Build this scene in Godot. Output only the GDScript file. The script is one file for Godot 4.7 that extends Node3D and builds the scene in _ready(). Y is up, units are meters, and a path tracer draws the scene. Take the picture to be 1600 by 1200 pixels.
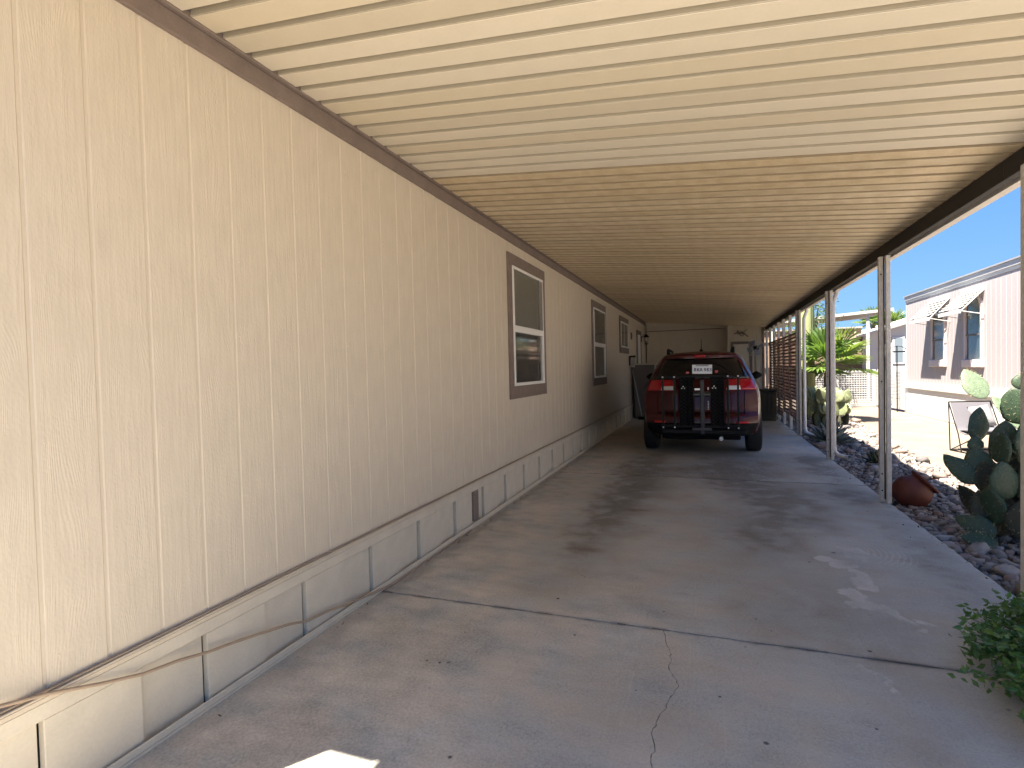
extends Node3D
# A carport beside a mobile home: y up, metres, the home's long wall runs along -z.

var rng := RandomNumberGenerator.new()
var mats := {}
var taken := {}
const WALL_X := -2.074
const PITCH := 0.163

# ------------------------------------------------------------------ materials
func lin(r: float, g: float, b: float) -> Color:
	return Color(r, g, b).linear_to_srgb()

func plain(r: float, g: float, b: float, rough := 0.8, metal := 0.0) -> StandardMaterial3D:
	var m := StandardMaterial3D.new()
	m.albedo_color = lin(r, g, b)
	m.roughness = rough
	m.metallic = metal
	return m

func noise(sd: int, freq: float, octaves := 4) -> FastNoiseLite:
	var n := FastNoiseLite.new()
	n.seed = sd
	n.noise_type = FastNoiseLite.TYPE_SIMPLEX_SMOOTH
	n.frequency = freq
	n.fractal_octaves = octaves
	return n

func grey(sd: int, freq: float, w: int, h: int, octaves := 4) -> PackedByteArray:
	var im := noise(sd, freq, octaves).get_seamless_image(w, h, false, false, 0.2, true)
	im.convert(Image.FORMAT_L8)
	return im.get_data()

func tex(bytes: PackedByteArray, w: int, h: int, rgb := true) -> ImageTexture:
	var im := Image.create_from_data(w, h, false, Image.FORMAT_RGB8 if rgb else Image.FORMAT_L8, bytes)
	im.generate_mipmaps()
	return ImageTexture.create_from_image(im)

func height_tex(sd: int, freq: float, size := 256, octaves := 4) -> ImageTexture:
	return tex(grey(sd, freq, size, size, octaves), size, size, false)

var lut := PackedByteArray()

func sb(v: float) -> int:  # linear value to an sRGB byte
	return lut[int(clampf(v, 0.0, 1.0) * 4095.0)]

# A colour with mottling of its own: coarse patches and fine grain between a darker and a paler tone.
func mottled(r: float, g: float, b: float, rough: float, amount: float, metres: float, sd: int, relief := 0.0, tint := Vector3(1, 1, 1)) -> StandardMaterial3D:
	var s := 256
	var a := grey(sd, 0.012, s, s, 4)
	var f := grey(sd + 7, 0.11, s, s, 3)
	var out := PackedByteArray()
	out.resize(s * s * 3)
	for i in s * s:
		var k := ((a[i] - 127.5) * 0.6 + (f[i] - 127.5) * 0.5) / 127.5 * amount
		out[i * 3] = sb(r * (1.0 + k * tint.x))
		out[i * 3 + 1] = sb(g * (1.0 + k * tint.y))
		out[i * 3 + 2] = sb(b * (1.0 + k * tint.z))
	var m := StandardMaterial3D.new()
	m.albedo_texture = tex(out, s, s)
	m.roughness = rough
	m.uv1_triplanar = true
	m.uv1_world_triplanar = true
	m.uv1_scale = Vector3.ONE / metres
	if relief > 0.0:
		m.heightmap_enabled = true
		m.heightmap_texture = height_tex(sd + 3, 0.09, 256, 4)
		m.heightmap_scale = relief
	return m

# ------------------------------------------------------------------ shapes
func mk(smooth := false) -> SurfaceTool:
	var st := SurfaceTool.new()
	st.begin(Mesh.PRIMITIVE_TRIANGLES)
	st.set_smooth_group(0 if smooth else -1)
	return st

func tri(st: SurfaceTool, a: Vector3, b: Vector3, c: Vector3) -> void:  # counter-clockwise from outside
	st.add_vertex(a)
	st.add_vertex(c)
	st.add_vertex(b)

func quad(st: SurfaceTool, a: Vector3, b: Vector3, c: Vector3, d: Vector3) -> void:
	tri(st, a, b, c)
	tri(st, a, c, d)

func oquad(st: SurfaceTool, a: Vector3, b: Vector3, c: Vector3, d: Vector3, mid: Vector3) -> void:
	if (b - a).cross(c - a).dot((a + c) * 0.5 - mid) >= 0.0:
		quad(st, a, b, c, d)
	else:
		quad(st, a, d, c, b)

func box(st: SurfaceTool, lo: Vector3, hi: Vector3, ch := 0.0, xf := Transform3D()) -> void:
	var mid := xf * ((lo + hi) * 0.5)
	var c := (lo + hi) * 0.5
	var e := (hi - lo) * 0.5
	for ax in 3:
		var u := (ax + 1) % 3
		var v := (ax + 2) % 3
		for s in [-1.0, 1.0]:
			var p := []
			for q in [[-1, -1], [1, -1], [1, 1], [-1, 1]]:
				var w := Vector3()
				w[ax] = c[ax] + s * e[ax]
				w[u] = c[u] + q[0] * (e[u] - ch)
				w[v] = c[v] + q[1] * (e[v] - ch)
				p.append(xf * w)
			oquad(st, p[0], p[1], p[2], p[3], mid)
	if ch <= 0.0:
		return
	for ax in 3:
		var u := (ax + 1) % 3
		var v := (ax + 2) % 3
		for su in [-1.0, 1.0]:
			for sv in [-1.0, 1.0]:
				var p := []
				for t in [[-1.0, 0], [1.0, 0], [1.0, 1], [-1.0, 1]]:
					var w := Vector3()
					w[ax] = c[ax] + t[0] * (e[ax] - ch)
					w[u] = c[u] + su * (e[u] - (ch if t[1] == 1 else 0.0))
					w[v] = c[v] + sv * (e[v] - (0.0 if t[1] == 1 else ch))
					p.append(xf * w)
				oquad(st, p[0], p[1], p[2], p[3], mid)
	for sx in [-1.0, 1.0]:
		for sy in [-1.0, 1.0]:
			for sz in [-1.0, 1.0]:
				var k := Vector3(c.x + sx * e.x, c.y + sy * e.y, c.z + sz * e.z)
				var a := xf * (k - Vector3(0, sy * ch, sz * ch))
				var b := xf * (k - Vector3(sx * ch, 0, sz * ch))
				var d := xf * (k - Vector3(sx * ch, sy * ch, 0))
				if (b - a).cross(d - a).dot(a - mid) >= 0.0:
					tri(st, a, b, d)
				else:
					tri(st, a, d, b)

func tube(st: SurfaceTool, pts: Array, radii: Array, n := 8, caps := true) -> void:
	var rings := []
	var up := Vector3.UP
	for i in pts.size():
		var dir: Vector3 = (pts[mini(i + 1, pts.size() - 1)] - pts[maxi(i - 1, 0)]).normalized()
		if i == 0:
			up = Vector3.RIGHT if absf(dir.y) > 0.9 else Vector3.UP
		var side := dir.cross(up).normalized()
		up = side.cross(dir).normalized()
		var ring := []
		var r: float = radii[mini(i, radii.size() - 1)]
		for k in n:
			var a := TAU * k / n
			ring.append(pts[i] + (side * cos(a) + up * sin(a)) * r)
		rings.append(ring)
	for i in pts.size() - 1:
		for k in n:
			var l := (k + 1) % n
			quad(st, rings[i][k], rings[i][l], rings[i + 1][l], rings[i + 1][k])
	if caps:
		for k in n:
			var l := (k + 1) % n
			tri(st, pts[0], rings[0][l], rings[0][k])
			tri(st, pts[-1], rings[-1][k], rings[-1][l])

func lathe(st: SurfaceTool, prof: Array, n: int, xf := Transform3D()) -> void:  # prof: Vector2(radius, height), upwards outside
	for i in prof.size() - 1:
		for k in n:
			var a := TAU * k / n
			var b := TAU * (k + 1) / n
			var p: Vector2 = prof[i]
			var q: Vector2 = prof[i + 1]
			quad(st, xf * Vector3(p.x * cos(b), p.y, p.x * sin(b)), xf * Vector3(p.x * cos(a), p.y, p.x * sin(a)), xf * Vector3(q.x * cos(a), q.y, q.x * sin(a)), xf * Vector3(q.x * cos(b), q.y, q.x * sin(b)))

func obj(called: String, st, m: Material, parent: Node = self, xf := Transform3D()) -> MeshInstance3D:
	var o := MeshInstance3D.new()
	if st is SurfaceTool:
		st.generate_normals()
		o.mesh = st.commit()
	else:
		o.mesh = st
	o.material_override = m
	o.transform = xf
	o.name = numbered(called) if parent == self else called
	parent.add_child(o, true)
	return o

func numbered(called: String) -> String:
	var k: int = taken.get(called, 0)
	taken[called] = k + 1
	return called if k == 0 else "%s_%03d" % [called, k]

func thing(called: String, label: String, category: String, at := Vector3.ZERO, group := "", turn := 0.0) -> Node3D:
	var o := Node3D.new()
	o.name = numbered(called)
	add_child(o)
	o.position = at
	o.rotation.y = turn
	return tag(o, label, category, group)

func tag(o: Node3D, label: String, category := "", group := "") -> Node3D:
	o.set_meta("label", label)
	if category:
		o.set_meta("category", category)
	if group:
		o.set_meta("group", group)
	return o

func structure(called: String, st, m: Material) -> MeshInstance3D:
	var o := obj(called, st, m)
	o.set_meta("kind", "structure")
	return o

func bx(called: String, lo: Vector3, hi: Vector3, m: Material, parent: Node, ch := 0.0) -> MeshInstance3D:
	var st := mk()
	box(st, lo, hi, ch)
	return obj(called, st, m, parent)

func at(p: Vector3, e := Vector3.ZERO, s := Vector3.ONE) -> Transform3D:
	return Transform3D(Basis.from_euler(e).scaled_local(s), p)

# ------------------------------------------------------------------ start
func _ready() -> void:
	rng.seed = 20240611
	lut.resize(4096)
	for i in 4096:
		lut[i] = int(roundf(lin(i / 4095.0, 0, 0).r * 255.0))
	camera_and_light()
	make_materials()
	ground_and_driveway()
	mobile_home()
	carport()
	shed()
	neighbour_house()
	far_yard()
	rock_bed()
	car()
	carrier()
	small_things()
	plants()

func camera_and_light() -> void:
	var cam := Camera3D.new()
	cam.name = "camera"
	cam.fov = rad_to_deg(2.0 * atan(600.0 / 844.9))
	cam.position = Vector3(0, 1.43, 0)
	cam.rotation = Vector3(-0.0254, 0.3516, -0.0238)
	cam.near = 0.05
	cam.far = 900.0
	add_child(cam)
	cam.current = true
	var sky_m := ProceduralSkyMaterial.new()
	sky_m.sky_top_color = lin(0.020, 0.068, 0.182)
	sky_m.sky_horizon_color = lin(0.078, 0.142, 0.224)
	sky_m.sky_curve = 0.15
	sky_m.ground_bottom_color = lin(0.25, 0.21, 0.17)
	sky_m.ground_horizon_color = lin(0.34, 0.32, 0.3)
	sky_m.sun_angle_max = 12.0
	var sky := Sky.new()
	sky.sky_material = sky_m
	var e := Environment.new()
	e.background_mode = Environment.BG_SKY
	e.sky = sky
	e.background_energy_multiplier = 1.0
	e.tonemap_mode = Environment.TONE_MAPPER_LINEAR
	e.tonemap_exposure = 5.4
	e.sdfgi_enabled = true
	e.ssao_enabled = true
	e.ssil_enabled = true
	var we := WorldEnvironment.new()
	we.name = "surroundings"
	we.environment = e
	add_child(we)
	var sun := DirectionalLight3D.new()
	sun.name = "sun"
	sun.light_color = Color(1.0, 0.96, 0.89)
	sun.light_energy = 1.6
	sun.light_angular_distance = 0.5
	sun.shadow_enabled = true
	add_child(sun)
	sun.look_at_from_position(Vector3.ZERO, Vector3(1.0, -3.4, -1.36), Vector3.UP)

func make_materials() -> void:
	mats.siding = siding_material(0.565, 0.495, 0.395, 11)
	mats.siding_flat = mottled(0.565, 0.495, 0.395, 0.7, 0.06, 0.9, 21)
	mats.skirt = mottled(0.59, 0.53, 0.425, 0.62, 0.09, 0.5, 31)
	mats.skirt_rail = mottled(0.56, 0.48, 0.37, 0.65, 0.10, 0.5, 33)
	mats.brown_trim = mottled(0.182, 0.14, 0.118, 0.75, 0.22, 0.45, 41, 0.05)
	mats.dark_gap = plain(0.03, 0.025, 0.02, 0.95)
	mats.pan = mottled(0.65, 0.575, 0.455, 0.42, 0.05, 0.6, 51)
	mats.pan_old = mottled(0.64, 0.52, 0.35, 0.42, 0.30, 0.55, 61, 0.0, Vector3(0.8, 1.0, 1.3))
	mats.deck = plain(0.55, 0.53, 0.5, 0.7)
	mats.beam = mottled(0.014, 0.011, 0.009, 0.7, 0.3, 0.4, 71)
	mats.gutter = mottled(0.62, 0.56, 0.5, 0.5, 0.12, 0.5, 75)
	mats.post = mottled(0.52, 0.49, 0.45, 0.6, 0.25, 0.35, 81, 0.06)
	mats.white = mottled(0.74, 0.73, 0.70, 0.5, 0.06, 0.4, 91)
	mats.vinyl = plain(0.78, 0.77, 0.74, 0.35)
	mats.concrete = concrete_material(true)
	mats.concrete_far = concrete_material(false)
	mats.dirt = mottled(0.20, 0.157, 0.12, 0.95, 0.25, 3.1, 101, 0.4)
	mats.soil = mottled(0.12, 0.095, 0.078, 1.0, 0.35, 0.5, 111, 0.5)
	mats.terracotta = mottled(0.105, 0.021, 0.0105, 0.62, 0.16, 0.3, 121)
	mats.black = plain(0.003, 0.003, 0.0035, 0.7)
	mats.black.metallic_specular = 0.25
	mats.black_metal = plain(0.005, 0.005, 0.006, 0.55)
	mats.black_metal.metallic_specular = 0.35
	mats.rubber = plain(0.016, 0.016, 0.016, 0.85)
	mats.steel = plain(0.55, 0.55, 0.55, 0.3, 0.9)
	mats.tan_hose = mottled(0.36, 0.27, 0.19, 0.6, 0.15, 0.2, 131)
	mats.blind = plain(0.30, 0.31, 0.265, 0.8)
	mats.curtain = plain(0.17, 0.155, 0.14, 0.9)
	var gl := plain(0.05, 0.055, 0.05, 0.06)
	gl.transparency = BaseMaterial3D.TRANSPARENCY_ALPHA
	gl.albedo_color.a = 0.16
	mats.glass = gl

func siding_material(r: float, g: float, b: float, sd: int) -> StandardMaterial3D:
	# embossed wood grain: u spans four boards (0.8 m), v spans 2.6 m
	var w := 512
	var h := 1024
	var warp := noise(sd, 0.006, 2).get_seamless_image(w, 256, false, false, 0.15, true)
	warp.resize(w, h, Image.INTERPOLATE_CUBIC)
	warp.convert(Image.FORMAT_L8)
	var wd := warp.get_data()
	var fine := noise(sd + 1, 0.06, 3).get_seamless_image(w, 128, false, false, 0.1, true)
	fine.resize(w, h, Image.INTERPOLATE_CUBIC)
	fine.convert(Image.FORMAT_L8)
	var fd := fine.get_data()
	var rough := grey(sd + 2, 0.12, w, h, 2)
	var amp := grey(sd + 3, 0.011, w, h, 2)
	var hb := PackedByteArray()
	hb.resize(w * h)
	var ab := PackedByteArray()
	ab.resize(w * h * 3)
	for y in h:
		for x in w:
			var i := y * w + x
			var ph := float(x) / w * 120.0 + wd[i] / 255.0 * 14.0
			var s := sin(TAU * ph)
			var a := clampf((amp[i] - 70.0) / 110.0, 0.15, 1.0)
			var v := 128.0 + s * 30.0 * a + (fd[i] - 127.5) * 0.55 + (rough[i] - 127.5) * 0.34
			hb[i] = int(clampf(v, 0, 255))
			var k := 1.0 + (amp[i] - 127.5) / 127.5 * 0.035 + (fd[i] - 127.5) / 127.5 * 0.03
			ab[i * 3] = sb(r * k)
			ab[i * 3 + 1] = sb(g * k)
			ab[i * 3 + 2] = sb(b * k)
	var m := StandardMaterial3D.new()
	m.albedo_texture = tex(ab, w, h)
	m.roughness = 0.58
	m.heightmap_enabled = true
	m.heightmap_texture = tex(hb, w, h, false)
	m.heightmap_scale = 0.20
	return m

func blob(x: float, z: float, cx: float, cz: float, rx: float, rz: float) -> float:
	var a := (x - cx) / rx
	var b := (z - cz) / rz
	return exp(-(a * a + b * b))

func concrete_material(near: bool) -> StandardMaterial3D:
	# u spans x from -2.15 to 1.85, v spans z from 0.6 to -7.4 (near) or -7 to -20 (far)
	var w := 1024 if near else 384
	var h := 2048 if near else 1024
	var z0 := 0.6 if near else -7.0
	var z1 := -7.4 if near else -20.0
	var scale := 1.0 if near else 2.0
	var g1 := grey(201, 0.004 * scale, w, h, 5)
	var g2 := grey(202, 0.018 * scale, w, h, 4)
	var g3 := grey(203, 0.22, w, h, 3)
	var g4 := grey(204, 0.009 * scale, w, h, 6)
	var sm := noise(205, 0.035, 4).get_seamless_image(w / 4, h, false, false, 0.1, true)
	sm.resize(w, h, Image.INTERPOLATE_CUBIC)
	sm.convert(Image.FORMAT_L8)
	var streak := sm.get_data()
	var splash := [[0.92, -4.03, 0.10, 0.16], [0.83, -3.78, 0.09, 0.16], [0.80, -3.66, 0.12, 0.08], [0.90, -3.60, 0.12, 0.07], [0.985, -3.54, 0.07, 0.04], [0.87, -4.33, 0.10, 0.08], [0.93, -4.2, 0.06, 0.10], [0.80, -4.45, 0.09, 0.08], [0.99, -4.62, 0.15, 0.22], [1.10, -3.52, 0.05, 0.03], [1.03, -3.44, 0.05, 0.03], [0.61, -2.93, 0.05, 0.05], [0.66, -2.87, 0.035, 0.04], [0.71, -2.81, 0.03, 0.05], [0.755, -2.74, 0.02, 0.05]]
	# grime left by tyres, feet and drips: x, z, half-widths, strength
	var dark := [[-0.98, -4.0, 0.30, 0.9, 0.40], [-0.95, -5.4, 0.30, 0.9, 0.48], [-0.88, -6.7, 0.32, 0.9, 0.60], [-0.95, -8.2, 0.30, 1.2, 0.60], [0.72, -6.2, 0.38, 0.6, 0.60], [0.42, -5.0, 0.3, 0.6, 0.34], [0.45, -7.2, 0.4, 0.7, 0.48], [1.42, -7.9, 0.26, 0.7, 0.60], [1.42, -6.7, 0.26, 0.4, 0.58], [1.42, -9.0, 0.24, 0.5, 0.6], [0.4, -8.6, 0.6, 0.9, 0.5], [-0.1, -7.8, 0.9, 0.6, 0.38], [-0.1, -6.0, 1.2, 2.2, 0.30], [0.5, -3.8, 0.9, 1.2, 0.20], [1.3, -5.5, 0.5, 2.0, 0.16], [0.72, -5.35, 0.25, 0.25, 0.3], [0.55, -3.3, 0.6, 0.5, 0.22], [-0.3, -2.1, 0.8, 0.6, 0.24], [1.52, -4.4, 0.2, 1.4, 0.34], [1.0, -2.5, 0.6, 0.4, 0.2], [-1.98, -5.5, 0.07, 4.0, 0.36], [-0.2, -10.5, 1.4, 1.6, 0.35], [-0.1, -13.0, 1.6, 2.0, 0.3]]
	var spots := []
	var rg := RandomNumberGenerator.new()
	rg.seed = 5
	for k in 60:
		spots.append([rg.randf_range(-2.0, 1.6), rg.randf_range(-7.3, -1.5), rg.randf_range(0.003, 0.009) * (1.8 if rg.randf() < 0.1 else 1.0), rg.randf_range(0.2, 0.6)])
	var out := PackedByteArray()
	out.resize(w * h * 3)
	var hb := PackedByteArray()
	hb.resize(w * h)
	var seedn := 12345
	for y in h:
		var z := lerpf(z0, z1, (y + 0.5) / h)
		var live := []
		for d in dark:
			if absf(z - d[1]) < d[3] * 2.2 + 0.25:
				live.append(d)
		var joint := exp(-pow((z + 2.998) / 0.022, 2.0)) + exp(-pow((z + 7.24) / 0.025, 2.0))
		for x in w:
			var i := y * w + x
			var px := -2.15 + 4.0 * (x + 0.5) / w
			var n1 := (g1[i] - 127.5) / 127.5
			var n2 := (g2[i] - 127.5) / 127.5
			var n3 := (g3[i] - 127.5) / 127.5
			var n4 := (g4[i] - 127.5) / 127.5
			var ns := (streak[i] - 127.5) / 127.5
			seedn = (seedn * 1103515245 + 12345) & 0x7fffffff
			var grit := (seedn >> 12 & 1023) / 511.5 - 1.0
			var k := 1.0 + 0.14 * n1 + 0.14 * n2 + 0.22 * n3 + 0.10 * ns + 0.16 * n4 + 0.11 * grit
			var warm := clampf(0.5 + n4 * 1.1 - (px + 0.6) * 0.25, 0.0, 1.0)
			var qx := px + n2 * 0.08
			var qz := z + n1 * 0.16
			var grime := 0.0
			for d in live:
				var a: float = (qx - d[0]) / d[2]
				var b: float = (qz - d[1]) / d[3]
				var e := a * a + b * b
				if e < 4.5:
					grime += d[4] * exp(-e)
			if grime > 0.0:
				grime *= clampf(0.84 + 0.6 * n4 + 0.18 * ns + 0.4 * n2 + 0.5 * n3, 0.2, 1.6)
				k *= 1.0 - minf(grime * 0.93, 0.62)
			k *= 1.0 - minf(joint, 1.0) * clampf(0.25 + n2 * 0.9 + n3 * 0.3, 0.0, 0.6)
			var r := 0.475 * k * lerpf(0.96, 1.05, warm)
			var g := 0.455 * k
			var b2 := 0.418 * k * lerpf(1.02, 0.93, warm)
			if near:
				if px > 0.5 and px < 1.3 and z < -2.6 and z > -5.2:
					var f := 0.0
					for s in splash:
						f = maxf(f, blob(px + n2 * 0.07 + n4 * 0.05 + n3 * 0.012, z + n2 * 0.06 - n4 * 0.07 + n3 * 0.015, s[0], s[1], s[2], s[3]))
					if f > 0.5:
						var t := clampf((f - 0.5) * 14.0, 0.0, 1.0) * clampf(0.6 + n4 * 0.9 + n2 * 0.6 + n3 * 0.3, 0.1, 1.0) * 0.55
						r = lerpf(r, 0.58, t)
						g = lerpf(g, 0.565, t)
						b2 = lerpf(b2, 0.55, t)
				# trowel arcs
				var rr := Vector2(px - 0.80, z + 4.75).length()
				if rr > 0.30 and rr < 0.60:
					var an := atan2(z + 4.75, px - 0.80)
					if an > -0.9 and an < 0.75:
						var wv := sin(rr * 170.0 + n2 * 1.6)
						if wv > 0.3:
							var t2 := 0.30 * (wv - 0.3) * clampf(0.6 + n4, 0.0, 1.0)
							r *= 1.0 + t2
							g *= 1.0 + t2
							b2 *= 1.0 + t2
				# rusty brown drips
				var rd := blob(qx, qz, -0.93, -4.1, 0.10, 0.05) + blob(qx, qz, -0.72, -5.5, 0.09, 0.04) + 0.7 * blob(qx, qz, 0.25, -6.9, 0.2, 0.05)
				rd = clampf(rd * (0.7 + n4 * 1.4 + n3 * 0.5), 0.0, 1.0) * 0.45
				r = lerpf(r, 0.15, rd)
				g = lerpf(g, 0.09, rd)
				b2 = lerpf(b2, 0.07, rd)
			out[i * 3] = sb(r)
			out[i * 3 + 1] = sb(g)
			out[i * 3 + 2] = sb(b2)
			hb[i] = int(clampf(127.5 + n3 * 70.0 + ns * 40.0 + grit * 14.0, 0, 255))
	if near:  # drips and gum
		for q in spots:
			var cx := int((q[0] + 2.15) / 4.0 * w)
			var cy := int((q[1] - z0) / (z1 - z0) * h)
			var rx := int(ceilf(q[2] / 4.0 * w)) + 1
			for yy in range(cy - rx, cy + rx + 1):
				for xx in range(cx - rx * 2, cx + rx * 2 + 1):
					if xx < 0 or yy < 0 or xx >= w or yy >= h:
						continue
					var d: float = Vector2((xx - cx) * 4.0 / w, (yy - cy) * 8.0 / h).length() / q[2] + (g2[yy * w + xx] - 127.5) / 127.5 * 0.8
					if d < 1.0:
						for ch in 3:
							var o := (yy * w + xx) * 3 + ch
							out[o] = int(out[o] * (1.0 - q[3] * clampf((1.0 - d) * 3.0, 0.0, 1.0)))
	var m := StandardMaterial3D.new()
	m.albedo_texture = tex(out, w, h)
	m.roughness = 0.82
	m.metallic_specular = 0.35
	m.heightmap_enabled = true
	m.heightmap_texture = tex(hb, w, h, false)
	m.heightmap_scale = 0.14
	return m

# ------------------------------------------------------------------ ground
func slab(poly: PackedVector2Array, m: Material, parent: Node, z0: float, z1: float) -> void:
	var st := mk()
	var idx := Geometry2D.triangulate_polygon(poly)
	for i in range(0, idx.size(), 3):
		var t := [poly[idx[i]], poly[idx[i + 1]], poly[idx[i + 2]]]
		if (t[1] - t[0]).cross(t[2] - t[0]) < 0.0:
			t = [t[0], t[2], t[1]]
		for k in 3:  # x right, z towards the viewer: this order is clockwise from above
			st.set_uv(Vector2((t[k].x + 2.15) / 4.0, (t[k].y - z0) / (z1 - z0)))
			st.add_vertex(Vector3(t[k].x, 0, t[k].y))
	var c := Vector2()
	for p in poly:
		c += p / poly.size()
	for i in poly.size():
		var p := poly[i]
		var q := poly[(i + 1) % poly.size()]
		st.set_uv(Vector2((p.x + 2.15) / 4.0, (p.y - z0) / (z1 - z0)))
		oquad(st, Vector3(p.x, 0, p.y), Vector3(q.x, 0, q.y), Vector3(q.x, -0.12, q.y), Vector3(p.x, -0.12, p.y), Vector3(c.x, -0.06, c.y))
	obj("concrete_slab", st, m, parent)

func ragged(a: Vector2, b: Vector2, n: int, amount: float) -> PackedVector2Array:
	var out := PackedVector2Array()
	for i in n:
		var p := a.lerp(b, float(i) / n)
		if i > 0:
			p += (b - a).normalized().orthogonal() * rng.randf_range(-amount, amount)
		out.append(p)
	return out

func slab_edge(z: float) -> float:  # the driveway's right edge
	return 1.70 - (z + 4.0) * -0.0065

func ground_and_driveway() -> void:
	var st := mk()
	quad(st, Vector3(-300, -0.07, 300), Vector3(300, -0.07, 300), Vector3(300, -0.07, -300), Vector3(-300, -0.07, -300))
	structure("ground", st, mats.dirt)
	st = mk()
	quad(st, Vector3(1.6, -0.062, -1.6), Vector3(2.6, -0.062, -1.6), Vector3(3.45, -0.062, -18.5), Vector3(1.6, -0.062, -18.5))
	structure("soil", st, mats.soil)
	var nd := mk()  # unseen pale slab, added to bounce sunlight on to the carport wall
	box(nd, Vector3(3.25, -0.12, -8.0), Vector3(5.3, -0.03, 9.0))
	structure("added_bounce_slab", nd, mottled(0.50, 0.47, 0.43, 0.8, 0.12, 1.6, 143))
	var d := Node3D.new()
	d.name = "driveway"
	d.set_meta("kind", "structure")
	add_child(d)
	var L := -2.062
	var crack := [Vector2(-0.256, -2.990), Vector2(-0.24, -2.91), Vector2(-0.207, -2.765), Vector2(-0.196, -2.70), Vector2(-0.204, -2.615), Vector2(-0.18, -2.56), Vector2(-0.153, -2.494), Vector2(-0.165, -2.43), Vector2(-0.187, -2.36), Vector2(-0.19, -2.31), Vector2(-0.215, -2.238), Vector2(-0.222, -2.18), Vector2(-0.236, -2.129), Vector2(-0.214, -2.04), Vector2(-0.222, -1.98), Vector2(-0.214, -1.93), Vector2(-0.235, -1.6), Vector2(-0.21, -1.2), Vector2(-0.26, -0.6), Vector2(-0.22, 0.0), Vector2(-0.25, 0.58)]
	var fine := []
	for i in crack.size() - 1:
		for k in 4:
			var p: Vector2 = crack[i].lerp(crack[i + 1], k / 4.0)
			fine.append(p + Vector2(rng.randf_range(-0.006, 0.006) if k > 0 else 0.0, 0))
	fine.append(crack[-1])
	crack = fine
	# the nearest slab, broken in two by a crack
	var left := PackedVector2Array()
	left.append_array(ragged(Vector2(L, -2.990), Vector2(-0.256, -2.990), 40, 0.003))
	for i in crack.size():
		left.append(crack[i] - Vector2(0.0010 + (0.0022 if i % 5 == 0 else 0.0), 0))
	left.append(Vector2(L, 0.58))
	slab(left, mats.concrete, d, 0.6, -7.4)
	var right := PackedVector2Array()
	var back := crack.duplicate()
	back.reverse()
	for i in back.size():
		right.append(back[i] + Vector2(0.0010 + (0.0025 if i % 7 == 1 else 0.0), 0))
	right.append_array(ragged(Vector2(-0.252, -2.990), Vector2(1.706, -2.990), 60, 0.004))
	right.append(Vector2(1.706, -2.990))
	right.append(Vector2(1.72, 0.58))
	slab(right, mats.concrete, d, 0.6, -7.4)
	var edges := [-3.006, -7.232, -7.248, -12.2, -12.21, -19.5]
	for k in 3:
		var za: float = edges[k * 2]
		var zb: float = edges[k * 2 + 1]
		var p := PackedVector2Array()
		p.append_array(ragged(Vector2(L, za), Vector2(slab_edge(za), za), 80 if k == 0 else 40, 0.003))
		p.append_array(ragged(Vector2(slab_edge(za), za), Vector2(slab_edge(zb), zb), 60, 0.008))
		p.append_array(ragged(Vector2(slab_edge(zb), zb), Vector2(L, zb), 40, 0.003))
		p.append(Vector2(L, zb))
		slab(p, mats.concrete if k == 0 else mats.concrete_far, d, 0.6 if k == 0 else -7.0, -7.4 if k == 0 else -20.0)
	for zj in [-2.998, -7.24, -12.205]:
		bx("joint_filler", Vector3(L, -0.1, zj - 0.014), Vector3(1.69, -0.012, zj + 0.014), mats.dark_gap, d)
	var apron := mottled(0.32, 0.30, 0.275, 0.8, 0.14, 1.6, 141)
	bx("apron", Vector3(-7.5, -0.12, 0.592), Vector3(5.0, 0, 9.0), apron, d)

# ------------------------------------------------------------------ the home on the left
func board_mesh(y0: float, y1: float, slot: int, width := 0.2032, shift := 0.0) -> ArrayMesh:
	var st := mk()
	var e := 0.0055
	var b := 0.0035
	var xs := [[0.0018, -width / 2 + e], [0.005, -width / 2 + e + b], [0.005, width / 2 - e - b], [0.0018, width / 2 - e]]  # x out, z along
	var pts := [[-0.012, -width / 2 + e], xs[0], xs[1], xs[2], xs[3], [-0.012, width / 2 - e]]
	for i in pts.size() - 1:
		var a: Array = pts[i]
		var c: Array = pts[i + 1]
		var ua: float = (slot + 0.5 - a[1] / 0.2032) * 0.25
		var uc: float = (slot + 0.5 - c[1] / 0.2032) * 0.25
		var corners := [[a, ua, y0], [c, uc, y0], [c, uc, y1], [a, ua, y0], [c, uc, y1], [a, ua, y1]]
		for t in [0, 1]:
			for q in [0, 1, 2]:
				var v: Array = corners[t * 3 + q]
				st.set_uv(Vector2(v[1], v[2] / 2.6 + shift))
				st.add_vertex(Vector3(v[0][0], v[2], v[0][1]))
	st.generate_normals()
	return st.commit()

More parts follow.
